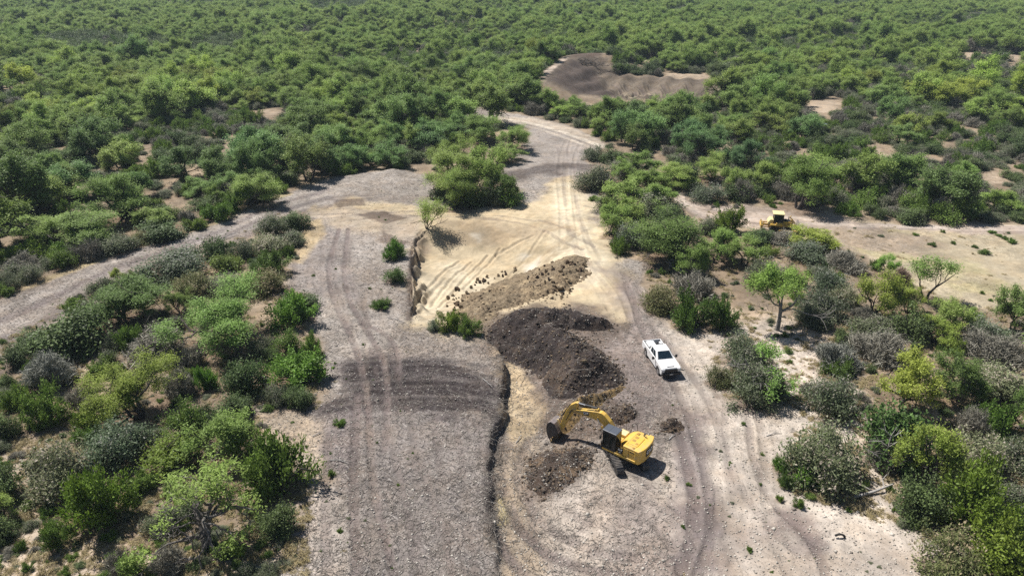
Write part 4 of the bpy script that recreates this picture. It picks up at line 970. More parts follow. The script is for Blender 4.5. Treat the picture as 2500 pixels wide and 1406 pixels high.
def mesh_points(name, V, fl, pick):
    me = bpy.data.meshes.new(name); me.vertices.add(len(V)); me.vertices.foreach_set('co', np.asarray(V, np.float32).ravel())
    for k, v in fl.items():
        a = me.attributes.new(k, 'FLOAT', 'POINT'); a.data.foreach_set('value', np.asarray(v, np.float32))
    a = me.attributes.new('pick', 'INT', 'POINT'); a.data.foreach_set('value', np.asarray(pick, np.int32))
    me.update(); return me
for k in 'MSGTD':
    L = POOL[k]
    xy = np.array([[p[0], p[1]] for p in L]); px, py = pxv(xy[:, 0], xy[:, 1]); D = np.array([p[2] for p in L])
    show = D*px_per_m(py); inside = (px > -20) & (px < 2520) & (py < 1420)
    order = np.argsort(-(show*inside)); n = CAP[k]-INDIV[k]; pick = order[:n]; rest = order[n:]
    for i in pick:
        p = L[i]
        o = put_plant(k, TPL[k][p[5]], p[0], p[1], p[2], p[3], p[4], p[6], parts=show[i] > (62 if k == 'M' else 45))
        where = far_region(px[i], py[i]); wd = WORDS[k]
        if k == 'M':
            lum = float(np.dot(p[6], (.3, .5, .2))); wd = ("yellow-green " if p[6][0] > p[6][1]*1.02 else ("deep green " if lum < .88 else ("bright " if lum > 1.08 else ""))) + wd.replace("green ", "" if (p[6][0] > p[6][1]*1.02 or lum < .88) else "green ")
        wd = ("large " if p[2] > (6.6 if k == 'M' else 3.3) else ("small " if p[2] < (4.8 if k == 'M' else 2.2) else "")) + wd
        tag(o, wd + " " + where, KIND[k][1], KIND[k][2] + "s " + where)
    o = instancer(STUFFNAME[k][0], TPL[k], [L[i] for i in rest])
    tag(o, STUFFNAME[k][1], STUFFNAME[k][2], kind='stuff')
print("plants", {k: (INDIV[k], len(POOL[k])) for k in 'MSGTD'})
# ------------------------------------------------------------------ trees with a shape of their own, deadwood, small things
def hero(name, px, py, build, label, color=(1, 1, 1), cat='tree', crown_kind='M', bark=None, rot=0.0):
    x, y, z = at(px, py)
    w = Wood(); parts = build(w)
    p = Plant(crown_kind, w, parts, bark or M_BARK, fixed=True)
    o = link(name, None, loc=(x, y, z-0.05)); o.rotation_euler[2] = rot; o.empty_display_size = 0.5
    c = link("crown", p.crown(), o); c.color = tuple(color)+(1,)
    link("trunk", p.trunk(), o); FOOT.append((x, y, 2.0))
    return tag(o, label, cat)
M_BARKM = bark_material("bark_mid", (0.085, 0.076, 0.070), (0.20, 0.185, 0.17))
def h_big(w):
    r = np.random.default_rng(41); tips = []
    w.add([(0, 0, -.2), (0.05, 0, .5), (0.0, .1, 1.25)], [.42, .34, .34], 8)
    for d, L, rad in [((.75, .5, .95), 2.5, .25), ((-.35, .45, 1.0), 2.2, .19), ((-1.0, .1, .55), 2.3, .17), ((.9, -.3, .5), 2.2, .14), ((-.7, -.5, .6), 2.0, .14), ((.1, .9, .75), 2.4, .17)]:
        branch(w, r, np.array([0.0, .1, 1.15]), np.array(d), L, rad, 3, tips, .55, .10, .22, (2, 4), 7)
    C = np.array([t[0] for t in tips]); C = C[C[:, 2] > 1.0]
    keep = ~((C[:, 1] < 2.0) & (C[:, 0] > -2.3) & (C[:, 0] < 2.3) & (C[:, 2] < 4.6)); C = C[keep]
    C = C[r.choice(len(C), min(len(C), 90), False)]
    for k in range(26):   # dead hanging branches
        p = np.array([r.uniform(-2.6, 1.8), r.uniform(-1.6, .2), r.uniform(1.2, 2.4)]); q = p+np.array([r.normal()*.5, -r.uniform(.2, .7), -r.uniform(.3, 1.3)])
        w.add([p, (p+q)/2+r.normal(size=3)*.15, q], [.035, .025, .012], 4)
    return [leaves(r, C, 52, (.30, .30, .18), .15, 3.0, .5, (.72, 1.3))]
hero("mesquite_tree", 505, 1336, h_big, "large mesquite with thick dark trunk and bare spreading limbs, nearest at lower left", (1.0, 1.02, .95), bark=M_BARKM)
def h_fork(w):
    r = np.random.default_rng(44); tips = []
    w.add([(0, 0, -.2), (.05, 0, 1.2), (.0, 0, 2.4), (-.05, .1, 3.1)], [.27, .22, .20, .17], 8)
    for p, d, L, rad in [((0, 0, 2.4), (.95, -.1, .45), 2.2, .15), ((-.05, .1, 3.1), (-.25, .2, 1), 1.9, .13), ((-.05, .1, 3.1), (-1, .1, .35), 2.2, .10), ((0, 0, 2.9), (.35, .4, 1), 2.0, .11), ((.1, 0, 2.5), (1.1, .3, .12), 2.4, .09)]:
        branch(w, r, np.array(p, float), np.array(d), L, rad, 2, tips, .45, .08, .05, (2, 4), 6)
    C = np.array([t[0] for t in tips]); hi = C[C[:, 2] > 3.9]
    for k in range(40):
        p = np.array([r.uniform(-3.6, -.4), r.uniform(-.8, .8), r.uniform(2.6, 3.6)]); q = p+r.normal(size=3)*[.6, .4, .35]; w.add([p, q], [.02, .008], 4)
    cc = np.concatenate([hi+r.normal(size=hi.shape)*.2, hi+np.array([.3, .1, .35])])
    return [leaves(r, cc, 55, (.34, .34, .26), .17, 2.8, .4, (.75, 1.35))]
hero("mesquite_tree", 1897, 806, h_fork, "tall mesquite with bare forked gray trunk behind the pickup, on open brown soil", (1.0, 1.05, .85), bark=M_BARKG, rot=.1)
def h_twist(w):
    r = np.random.default_rng(47); tips = []
    w.add([(0, 0, -.2), (.3, .1, .9), (.75, .2, 1.7), (.55, .3, 2.4), (.0, .3, 2.7), (-.5, .4, 3.2), (-.9, .5, 3.9)], [.2, .17, .15, .12, .09, .07, .04], 7)
    for p, d, L, rad in [((.75, .2, 1.7), (1, .2, .55), 1.9, .10), ((.3, .1, .9), (-1, .2, .6), 1.7, .08), ((-.5, .4, 3.2), (-1, .1, .2), 1.4, .05), ((.55, .3, 2.4), (.6, .5, .9), 1.6, .07), ((0, .3, 2.7), (-.8, -.2, .1), 1.5, .05)]:
        branch(w, r, np.array(p, float), np.array(d), L, rad, 2, tips, .6, .05, 0, (2, 4), 6)
    C = np.array([t[0] for t in tips]); C = C[(C[:, 0] > .8) & (C[:, 2] > 1.6)]
    return [leaves(r, C, 70, (.34, .34, .26), .16, 2.6, .3, (.8, 1.35))]
hero("mesquite_tree", 1828, 962, h_twist, "twisted half-dead tree with bare snaking gray limbs, right of the white pickup", (.95, 1.08, 1.0), bark=M_BARKG)
def h_lone(w):
    r = np.random.default_rng(48); tips = []
    for d in [(-.5, 0, 1), (.45, .1, 1), (0, .4, 1), (-.1, -.4, 1), (.7, -.2, .8)]:
        branch(w, r, np.array([0, 0, -.1]), np.array(d), 2.1, .085, 2, tips, .35, .12, .05, (3, 5), 5)
    C = np.array([t[0] for t in tips]); C = C[C[:, 2] > 1.7]; C = C[r.choice(len(C), min(130, len(C)), False)]
    return [leaves(r, C, 46, (.36, .36, .26), .13, 3.0, .5, (.8, 1.25))]
hero("mesquite_tree", 1042, 560, h_lone, "lone airy pale-green tree standing on the rim of the quarry pit", (1.35, 1.22, 1.15))
def h_lean(w):
    r = np.random.default_rng(52); tips = []
    w.add([(0, 0, -.2), (.25, 0, 1.1), (.9, .1, 1.9), (1.9, .2, 2.6), (2.9, .2, 3.6)], [.17, .14, .12, .08, .03], 6)
    w.add([(0, 0, -.2), (-.6, 0, 1.0), (-1.1, .1, 2.2), (-1.3, .1, 3.2)], [.14, .11, .08, .04], 6)
    for p, d, L in [((.9, .1, 1.9), (.1, .2, 1), 1.6), ((1.9, .2, 2.6), (.2, .1, .3), 1.2), ((-1.1, .1, 2.2), (.1, .3, 1), 1.4), ((-1.3, .1, 3.2), (-.5, 0, .8), 1.1), ((.9, .1, 1.9), (.4, 0, 1), 1.9)]:
        branch(w, r, np.array(p, float), np.array(d), L, .06, 2, tips, .5, .1, 0, (2, 4), 5)
    C = np.array([t[0] for t in tips]); C = C[C[:, 2] > 2.2]
    return [leaves(r, C, 46, (.36, .36, .26), .15, 2.6, .2, (.7, 1.3))]
hero("mesquite_tree", 2258, 735, h_lean, "sparse leaning tree with black bare limbs reaching over the fallow field", (.80, .90, .85))
def deadwood(name, px, py, build, label, cat, mat):
    x, y, z = at(px, py); w = Wood(); build(w); v, f = w.get()
    o = link(name, mesh_np(name, v, f, [mat], smooth=True), loc=(x, y, z)); tag(o, label, cat); return o
M_DEAD = bark_material("deadwood", (0.27, 0.25, 0.235), (0.46, 0.44, 0.42))
def b_log(w):
    w.add([(-2.1, -.55, .10), (-1.0, -.25, .16), (0, .05, .22), (.9, .3, .40), (1.7, .55, .55)], [.13, .12, .11, .08, .05], 7)
    w.add([(0, .05, .2), (-.7, .5, .45), (-1.3, .75, .5)], [.06, .045, .02], 5); w.add([(.9, .3, .4), (1.0, .9, .7), (1.5, 1.3, .9)], [.05, .04, .02], 5)
b_log_o = deadwood("fallen_log", 2132, 1206, b_log, "pale fallen log lying on bare soil in the near right thicket", "log", M_DEAD)
def b_snag(w):
    r = np.random.default_rng(61)
    w.add([(-.3, 0, -.1), (-.2, .1, 1.2), (.2, .2, 2.3), (.15, .2, 3.4), (.5, .3, 4.3)], [.09, .075, .06, .04, .015], 6)
    for p, d in [((-.2, .1, 1.2), (-1.4, .2, .9)), ((.2, .2, 2.3), (-1.7, .1, .5)), ((.2, .2, 2.3), (1.1, .2, .8)), ((.15, .2, 3.4), (-.9, .1, .8)), ((.15, .2, 3.2), (.9, 0, .9)), ((-.2, .1, 1.0), (.9, 0, .9))]:
        p = np.array(p); d = np.array(d); m = p+d*.5+r.normal(size=3)*.15; w.add([p, m, p+d], [.045, .035, .012], 5)
        for k in range(3): w.add([m+d*.1*k, m+d*.1*k+r.normal(size=3)*.4+np.array([0, 0, .2])], [.018, .006], 4)
deadwood("dead_tree", 2150, 1150, b_snag, "bleached dead tree skeleton in front of the dark bushes, near right thicket", "dead tree", M_DEAD)
def b_pile(n, sx, sy, sz, seed):
    def f(w):
        r = np.random.default_rng(seed)
        for k in range(n):
            p = r.normal(size=3)*[sx, sy, .1]; p[2] = abs(r.normal())*sz*max(0, 1-(p[0]/sx/2.2)**2); a = r.uniform(0, pi); L = r.uniform(1.3, 2.4)
            d = np.array([cos(a), sin(a), r.normal()*.35])*L; w.add([p-d/2, p+r.normal(size=3)*.15, p+d/2], [.07, .06, .03], 4)
    return f
deadwood("brush_pile", 2436, 149, b_pile(200, 1.9, 1.1, 1.3, 71), "heap of pale dead branches beside the far cleared track", "brush pile", M_DEAD)
deadwood("uprooted_brush", 1432, 160, b_pile(150, 4.2, 1.2, .9, 72), "long dark windrow of uprooted brush on the far tank's rim", "brush pile", M_BARK)
deadwood("uprooted_brush", 1497, 178, b_pile(70, 2.2, .8, .6, 73), "short dark tangle of uprooted brush inside the far dug-out tank", "brush pile", M_BARK)
deadwood("uprooted_stump", 1662, 655, b_pile(40, 1.1, .6, .35, 74), "tangle of dead sticks under the leaning tree behind the pickup", "brush pile", M_DEAD)
for px, py, L, a, lab in [(968, 783, 2.4, -.5, "bleached stick at the foot of the quarry's cut wall"),(1190, 935, 1.9, -1.0, "crooked pale branch on the ledge of the dark churned band"),(828, 1128, 1.6, -.25, "pale stick across the left wheel ruts, just above the excavator's level"),
                          (775, 1062, .9, .6, "short pale stick at the edge of the near left thicket"),(1266, 1072, 1.2, 1.2, "thin pale stick on the floor of the stripped cut"),(1890, 1062, 1.5, .25, "thin dark stick on the pale stony ground right of the excavator"),(1640, 1068, .9, .8, "short stick by the smallest soil pile")]:
    deadwood("stick", px, py, lambda w: (w.add([(-L/2*cos(a), -L/2*sin(a), .06), (0.1*L*sin(a), .1*L, .12), (L/2*cos(a), L/2*sin(a), .08)], [.045, .04, .02], 5), w.add([(0, .1*L, .1), (L*.2, L*.28, .2)], [.025, .01], 4)), lab, "stick", M_DEAD)

M_BLACK = None
def plain(name, c, rough=.5, spec=.4, metal=0.0, dirt=0.0, dirtc=(0.30, 0.26, 0.22), scale=1.6):
    t = NT(name); co = t.n('ShaderNodeTexCoord').outputs['Object']
    n = t.noise(co, scale, 5, .65); n2 = t.noise(co, scale*6, 3, .6)
    base = t.mix(t.ramp(n2, .25, .75), tuple(q*.94 for q in c), tuple(min(1, q*1.05) for q in c))
    if dirt:
        geo = t.n('ShaderNodeSeparateXYZ'); t.put(geo.inputs[0], co)
        m = t.math('MULTIPLY', t.ramp(n, .42, .72), dirt)
        base = t.mix(m, base, dirtc); rr = t.math('ADD', rough, t.math('MULTIPLY', m, .35), clamp=True)
    else: rr = rough
    return t.done(t.bsdf(base, rr, spec, None, metal))
M_RUB = plain("black_rubber", (.022, .022, .023), .75, .3, 0, .35, (.16, .13, .11))
x, y, z = at(2050, 1313)
def scrap():
    w = Wood(); a = np.linspace(.1, 2.6, 9); w.add(np.stack([.36*np.cos(a), .1*a-.1, .30*np.sin(a)+.02], 1), np.full(9, .085), 6); return w.get()
v, f = scrap(); o = link("tire_scrap", mesh_np("tire_scrap", v, f, [M_RUB], smooth=True), loc=(x, y, z)); o.rotation_euler[2] = .3
tag(o, "curved black piece of rubber on the pale ground at lower right", "rubbish")
# ------------------------------------------------------------------ machine building kit
import bmesh
class MB:
    def __init__(s): s.bm = bmesh.new()
    def _merge(s, b, M=None):
        me = bpy.data.meshes.new("t"); b.to_mesh(me); b.free()
        if M is not None: me.transform(M)
        s.bm.from_mesh(me); bpy.data.meshes.remove(me); return s
    def box(s, x0, x1, y0, y1, z0, z1, bev=0.02, M=None):
        b = bmesh.new(); bmesh.ops.create_cube(b, size=1.0)
        for v in b.verts: v.co = ((x0+x1)/2+v.co.x*(x1-x0), (y0+y1)/2+v.co.y*(y1-y0), (z0+z1)/2+v.co.z*(z1-z0))
        if bev: bmesh.ops.bevel(b, geom=b.edges[:], offset=min(bev, .45*min(x1-x0, y1-y0, z1-z0)), segments=2, affect='EDGES', profile=.5)
        return s._merge(b, M)
    def prism(s, prof, a0, a1, axis='y', bev=0.02, M=None, taper=1.0):
        """profile points extruded along y (profile in xz), z (xy) or x (yz)"""
        b = bmesh.new(); n = len(prof)
        def mk(p, q): return {'y': (p[0], q, p[1]), 'z': (p[0], p[1], q), 'x': (q, p[0], p[1])}[axis]
        A = [b.verts.new(mk(p, a0)) for p in prof]; B = [b.verts.new(mk(p, a1)) for p in prof]
        b.faces.new(A); b.faces.new(B[::-1])
        for i in range(n): b.faces.new((A[i], B[i], B[(i+1) % n], A[(i+1) % n]))
        bmesh.ops.recalc_face_normals(b, faces=b.faces[:])
        if bev: bmesh.ops.bevel(b, geom=b.edges[:], offset=bev, segments=2, affect='EDGES', profile=.5, clamp_overlap=True)
        return s._merge(b, M)
    def cyl(s, p, q, r, r2=None, n=14, bev=0.0):
        p = Vector(p); q = Vector(q); b = bmesh.new()
        bmesh.ops.create_cone(b, cap_ends=True, segments=n, radius1=r, radius2=r if r2 is None else r2, depth=(q-p).length)
        M = Matrix.Translation((p+q)/2) @ (q-p).to_track_quat('Z', 'Y').to_matrix().to_4x4()
        return s._merge(b, M)
    def tube(s, pts, r, n=6):
        v, f = tube(np.array(pts, float), np.full(len(pts), r), n); b = bmesh.new(); vs = [b.verts.new(q) for q in v]
        for q in f: b.faces.new([vs[i] for i in q])
        return s._merge(b)
    def quad(s, pts, thick=.012):
        """thin plate from 4+ corner points"""
        b = bmesh.new(); P = [Vector(p) for p in pts]; nrm = (P[1]-P[0]).cross(P[2]-P[0]).normalized()*thick
        A = [b.verts.new(p+nrm) for p in P]; B = [b.verts.new(p-nrm) for p in P]; n = len(P)
        b.faces.new(A); b.faces.new(B[::-1])
        for i in range(n): b.faces.new((A[i], B[i], B[(i+1) % n], A[(i+1) % n]))
        bmesh.ops.recalc_face_normals(b, faces=b.faces[:]); return s._merge(b)
    def build(s, name, mat, parent=None, loc=None, label=None):
        me = bpy.data.meshes.new(name); s.bm.to_mesh(me); s.bm.free(); me.materials.append(mat)
        o = link(name, me, parent, loc)
        if label: o['label'] = label
        return o
def text_mesh(txt, size, thick=.006, bold=.025):
    cu = bpy.data.curves.new("lettering", 'FONT'); cu.body = txt; cu.size = size; cu.extrude = thick; cu.offset = bold*size; cu.align_x = 'CENTER'; cu.align_y = 'CENTER'; cu.resolution_u = 3
    ob = bpy.data.objects.new("lettering", cu); COL.objects.link(ob); dg = bpy.context.evaluated_depsgraph_get()
    me = bpy.data.meshes.new_from_object(ob.evaluated_get(dg)); bpy.data.objects.remove(ob); return me
M_YEL = plain("machine_yellow", (.70, .44, .075), .45, .45, 0, .62, (.44, .35, .22), 2.4)
M_YELP = plain("machine_yellow_pale", (.76, .62, .32), .5, .4, 0, .35, (.55, .48, .36))  # paler yellow; carries the sunlit look of the bulldozer's tank
M_BLK = plain("satin_black", (.018, .018, .02), .45, .5, 0, .2, (.10, .09, .08))
M_TRK = plain("track_steel", (.085, .08, .078), .55, .5, .4, .6, (.22, .19, .165), 3)
M_STEEL = plain("worn_steel", (.30, .26, .245), .45, .5, .5, .5, (.40, .31, .27), 3)
M_BKT = plain("bucket_dark", (.060, .056, .056), .6, .4, .2, .4, (.16, .125, .11), 2)
M_CHR = plain("chrome_rod", (.62, .63, .65), .25, .5, .9)
M_WHITE = plain("decal_white", (.80, .80, .79), .5, .3)
M_TRI = plain("decal_yellow", (.80, .52, .04), .5, .3)
M_ROOF = plain("cab_roof_gray", (.085, .095, .115), .35, .5)
M_PLATE = plain("decal_black", (.012, .012, .014), .5, .3)
def glass(name, c, alpha=0.35):
    t = NT(name); p = t.n('ShaderNodeBsdfPrincipled'); p.inputs['Base Color'].default_value = tuple(c)+(1,); p.inputs['Roughness'].default_value = .05
    p.inputs['Specular IOR Level'].default_value = .7
    tr = t.n('ShaderNodeBsdfTransparent'); tr.inputs[0].default_value = (.35, .42, .40, 1); mx = t.n('ShaderNodeMixShader'); mx.inputs[0].default_value = 1-alpha
    t.put(mx.inputs[1], tr.outputs[0]); t.put(mx.inputs[2], p.outputs[0]); return t.done(mx.outputs[0])
M_GLASS = glass("tinted_glass", (.012, .020, .020), .4)
M_SEAT = plain("seat_cloth", (.05, .05, .055), .8, .2)
def logo(parent, size, M, txt="CAT", w=1.0, hgt=.62, sub=None, thick=.012):
    """black plate with white letters; local +Z is the outward face"""
    o = MB().box(-w/2, w/2, -hgt/2, hgt/2, -thick, thick, .004).build("logo_plate", M_PLATE, parent); o.matrix_local = M
    me = text_mesh(txt, size); me.materials.append(M_WHITE); l = link("lettering", me, o); l.location = (0, .06*hgt if not sub else hgt*.16, thick+.004)
    if not sub:
        tri = MB().prism([(-.16*size, -.42*size+.06*hgt), (.16*size, -.42*size+.06*hgt), (0, -.10*size+.06*hgt)], thick+.010, thick+.022, 'z', 0).build("logo_triangle", M_TRI, o)
    else:
        me = text_mesh(sub, size*.55); me.materials.append(M_WHITE); l2 = link("lettering", me, o); l2.location = (0, -hgt*.25, thick+.004)
    return o
def frame(o, xd, yd):
    """matrix with origin o, local x along xd, local y along yd"""
    x = Vector(xd).normalized(); y = Vector(yd).normalized(); z = x.cross(y).normalized(); y = z.cross(x)
    return Matrix(((x.x, y.x, z.x, o[0]), (x.y, y.y, z.y, o[1]), (x.z, y.z, z.z, o[2]), (0, 0, 0, 1)))
def crawler(parent, y0, y1, L, Rr, shoes=True, z0=0.0, pad=.19, name="track"):
    """one crawler track along x: belt of shoes round two end radii"""
    zc = z0+Rr; x0 = -L/2+Rr; x1 = L/2-Rr; per = 2*(x1-x0)+2*pi*Rr; n = int(per/pad); m = MB()
    def pos(s):
        s %= per
        if s < x1-x0: return x0+s, zc+Rr, 0
        s -= x1-x0
        if s < pi*Rr: a = s/Rr; return x1+Rr*sin(a), zc+Rr*cos(a), a
        s -= pi*Rr
        if s < x1-x0: return x1-s, zc-Rr, pi
        s -= x1-x0; a = pi+s/Rr; return x0+Rr*sin(a), zc+Rr*cos(a), a
    for i in range(n):
        x, z, a = pos(i*per/n); M = Matrix.Translation((x, 0, z)) @ Matrix.Rotation(a, 4, 'Y')
        m.box(-pad*.47, pad*.47, y0, y1, -.05, -.005, 0, M); m.box(-pad*.40, -pad*.18, y0, y1, -.006, .045, 0, M)
    tr = m.build(name, M_TRK, parent)
    f = MB(); f.prism([(x0-.1, zc-.12), (x1+.1, zc-.12), (x1+.1, zc+.14), (x0-.1, zc+.14)], y0+.08, y1-.08, 'y', .02)
    for xx in np.linspace(x0+.3, x1-.3, 5): f.cyl((xx, y0+.06, zc-.18), (xx, y1-.06, zc-.18), .12, n=10)
    f.build("track_frame", M_BLK, tr)
    MB().cyl((x1, y0+.04, zc), (x1, y1-.04, zc), Rr-.07, n=18).build("idler_wheel", M_BLK, tr)
    MB().cyl((x0, y0+.04, zc), (x0, y1-.04, zc), Rr-.07, n=18).build("drive_sprocket", M_BLK, tr)
    return tr
# ------------------------------------------------------------------ excavator
EX, EY = 9.436, 47.04; EYAW, EUND = radians(145), radians(103)
ez = float(np.mean(ground_z(EX+np.array([-1, 1, -1, 1, 0]), EY+np.array([-1.5, -1.5, 1.5, 1.5, 0]))))
exc = link("excavator", None, loc=(EX, EY, ez-.03)); exc.rotation_euler[2] = EYAW
tag(exc, "yellow crawler excavator with black cab, boom stretched out and bucket digging in dark soil", "excavator")
und = MB(); Mu = Matrix.Rotation(EUND-EYAW, 4, 'Z')
und.box(-1.0, 1.0, -.8, .8, .35, .75, .05, Mu).cyl((0, 0, .7), (0, 0, 1.0), .62, n=24)
uo = und.build("undercarriage", M_BLK, exc)
for y0, y1 in ((.83, 1.40), (-1.40, -.83)):
    t = crawler(exc, y0, y1, 3.9, .43); t.matrix_local = Mu
OX, OY = .75, -.20          # house origin relative to the swing centre
H_ = Matrix.Translation((OX, OY, 0)); HB = Matrix.Translation((OX-2.2, OY+1.28, 0)) @ Matrix.Rotation(radians(-3), 4, 'Z') @ Matrix.Translation((2.2, -1.28, 0)); H_NOW = [HB]
def hpart(mb, name, mat, label=None, parent=None):
    o = mb.build(name, mat, parent or exc, label=label)
    if parent is None: o.matrix_local = H_NOW[0]
    return o
m = MB(); m.prism([(-2.25, -1.28), (.95, -1.28), (.95, 1.28), (-2.25, 1.28)], .98, 1.16, 'z', .03); m.box(-.2, .95, -.42, .30, 1.1, 1.55, .03); m.box(-2.2, -.25, 1.22, 1.36, 1.0, 1.22, .03)
m.prism([(-.95, 1.16), (-.25, 1.16), (-.55, 1.55), (-.80, 1.95), (-.95, 2.0)], 1.20, 1.32, 'y', .02)
hpart(m, "deck", M_YEL)
m = MB(); m.box(-2.15, -.95, -1.26, 1.26, 1.14, 2.22, .07); m.box(-2.0, -1.15, -.55, .75, 2.2, 2.27, .03); m.prism([(-.98, 1.14), (-.28, 1.14), (-.28, 1.62), (-.60, 1.95), (-.98, 2.18)], -1.26, .30, 'y', .04)
body = hpart(m, "engine_housing", M_YEL)
v = MB()
for x0, x1, y0, y1 in [(-1.55, -1.25, .05, .32), (-1.55, -1.25, -.42, -.15), (-1.9, -1.7, .35, .58), (-1.35, -1.15, -.95, -.70), (-1.9, -1.75, 1.0, 1.15)]: v.box(x0, x1, y0, y1, 2.262, 2.285, .004)
o = hpart(v, "vent_cover", plain("vent_brown", (.40, .24, .07), .6, .3), parent=body)
hpart(MB().tube([(-1.75, -.85, 2.2), (-1.75, -.85, 2.42), (-1.80, -.80, 2.52), (-1.95, -.72, 2.55)], .05, 8), "exhaust_pipe", M_BLK, parent=body)
m = MB(); m.box(-2.05, -1.55, 1.255, 1.275, 1.26, 2.0, .006); m.box(-1.50, -1.0, 1.255, 1.275, 1.26, 2.0, .006)
hpart(m, "side_door", M_YEL)
m = MB(); m.box(-1.53, -1.515, 1.27, 1.282, 1.22, 2.05, 0); m.box(-.985, -.965, 1.262, 1.275, 1.2, 2.15, 0); m.box(-2.12, -.98, 1.262, 1.272, 1.22, 1.235, 0); m.box(-2.05, -1.6, 1.27, 1.282, 1.84, 1.94, 0)
m.box(-1.95, -1.15, -.98, -.97, 2.215, 2.226, 0); m.box(-1.95, -1.93, -.97, 1.0, 2.215, 2.226, 0); m.box(-1.14, -1.12, -.97, 1.0, 2.215, 2.226, 0); m.box(-1.95, -1.15, .97, .985, 2.215, 2.226, 0)
hpart(m, "panel_seam", M_BLK)
# counterweight with its bowed back
arc = [(-2.42-.26*(1-(abs(yy)/1.36)**2.5), yy) for yy in np.linspace(-1.36, 1.30, 13)]
m = MB(); m.prism([(-2.05, 1.30)]+[(a, b) for a, b in arc[::-1]]+[(-2.05, -1.36)], .96, 2.24, 'z', .05)
cw = hpart(m, "counterweight", M_YEL)
logo(cw, .50, frame((-2.70, -.08, 1.70), (0, -1, 0), (0, 0, 1)), "CAT", 1.05, .66)
lg = logo(exc, .20, Matrix.Identity(4), "CAT", .44, .52, "320"); lg.matrix_local = HB @ frame((-.78, 1.335, 1.62), (-1, 0, 0), (0, 0, 1))
# cab
m = MB(); x0, x1, y0, y1 = -.30, .95, .35, 1.30
for (x, y) in ((x0, y0), (x0, y1), (x1, y0), (x1, y1)): m.box(x-.05*(x > 0)-.0, x+.06*(x < 0)+.0, min(y, y+.05*(1 if y < .8 else -1)), max(y, y+.05*(1 if y < .8 else -1)), 1.16, 2.86, .01)
m.box(.28, .36, y1-.05, y1, 1.2, 2.86, .01); m.box(x0, x1, y0, y1, 1.16, 1.34, .03); m.box(x0, x1, y0, y1, 2.76, 2.86, .02); m.box(x0, x0+.05, y0, y1, 1.3, 1.95, .01); m.box(x0, .05, y1-.045, y1-.005, 1.3, 2.0, .01)
cab = hpart(m, "cab", M_BLK)
hpart(MB().box(x0-.04, x1+.05, y0-.03, y1+.03, 2.86, 2.98, .04).box(.40, .43, y0, y1, 2.972, 2.992, .003), "cab_roof", M_ROOF, parent=cab)
g = MB(); g.box(x0+.06, x1-.05, y1-.028, y1-.012, 1.36, 2.76, 0); g.box(x0+.06, x1-.05, y0+.012, y0+.028, 1.36, 2.76, 0); g.box(x1-.03, x1-.014, y0+.05, y1-.05, 1.36, 2.76, 0); g.box(x0+.014, x0+.03, y0+.05, y1-.05, 1.96, 2.76, 0)
hpart(g, "window", M_GLASS, parent=cab)
hpart(MB().box(-.1, .35, .6, 1.05, 1.4, 1.75, .05).box(-.15, 0, .6, 1.05, 1.7, 2.35, .05), "seat", M_SEAT, parent=cab)
hpart(MB().tube([(.98, 1.34, 2.5), (1.05, 1.5, 2.5), (1.05, 1.5, 2.3)], .02).box(1.0, 1.1, 1.42, 1.58, 2.1, 2.4, .02), "mirror", M_BLK, parent=cab)
hpart(MB().tube([(.97, 1.33, 1.3), (.99, 1.42, 1.5), (.99, 1.42, 2.5), (.97, 1.33, 2.7)], .018), "grab_rail", M_BLK, parent=cab)
# right side: tank, steps and rails
hpart(MB().box(-.25, .5, -1.26, -.5, 1.16, 1.78, .05).box(.5, .92, -1.26, -.5, 1.16, 1.42, .04), "fuel_tank", M_YELP)
for a in (-.95, .10):
    hpart(MB().tube([(a, -1.18, 1.7), (a+.02, -1.18, 2.72), (a+.18, -1.18, 2.82), (a+.42, -1.18, 2.78), (a+.62, -1.18, 1.7)], .022), "handrail", M_BLK)
H_NOW[0] = H_
# boom, stick, linkage, bucket (x along the arm, z up)
yb = -.13
BT = [(.10, 1.75), (.30, 2.25), (.9, 3.05), (1.45, 3.52), (1.75, 3.62), (2.2, 3.55), (3.2, 3.27), (4.2, 2.96), (4.32, 2.80), (4.2, 2.66), (3.2, 2.72), (2.2, 2.72), (1.75, 2.66), (1.2, 2.30), (.7, 1.85), (.45, 1.55), (.2, 1.5)]
boom = hpart(MB().prism(BT, yb-.21, yb+.21, 'y', .03), "boom", M_YEL)
hpart(MB().prism([(1.95, 3.5), (2.1, 3.78), (2.35, 3.74), (2.5, 3.42)], yb-.15, yb+.15, 'y', .02).cyl((4.25, yb-.26, 2.8), (4.25, yb+.26, 2.8), .13).cyl((2.0, yb-.25, 3.05), (2.0, yb+.25, 3.05), .09), "boom_bracket", M_YEL, parent=boom)
logo(boom, .27, frame((3.15, yb+.226, 3.0), (-1, 0, .27), (-.27, 0, -1) if False else (.27, 0, 1)), "CAT", .52, .36)
for yy in (yb-.36, yb+.36):
    hpart(MB().cyl((.72, yy, 1.42), (1.55, yy, 2.45), .085), "boom_cylinder", M_YEL)
    hpart(MB().cyl((1.5, yy, 2.39), (2.0, yy, 3.05), .05), "piston_rod", M_CHR)
hpart(MB().cyl((2.22, yb, 3.80), (3.35, yb, 3.66), .10), "stick_cylinder", M_BLK)
hpart(MB().cyl((3.3, yb, 3.665), (4.12, yb, 3.58), .055), "piston_rod", M_CHR)
ST = [(4.02, 3.66), (4.22, 3.66), (4.75, 3.2), (5.15, 2.45), (5.75, .62), (5.82, .15), (5.68, 0.0), (5.5, .06), (5.0, 1.3), (4.45, 2.45), (4.18, 2.72)]
stick = hpart(MB().prism(ST, yb-.17, yb+.17, 'y', .03), "stick", M_YEL)
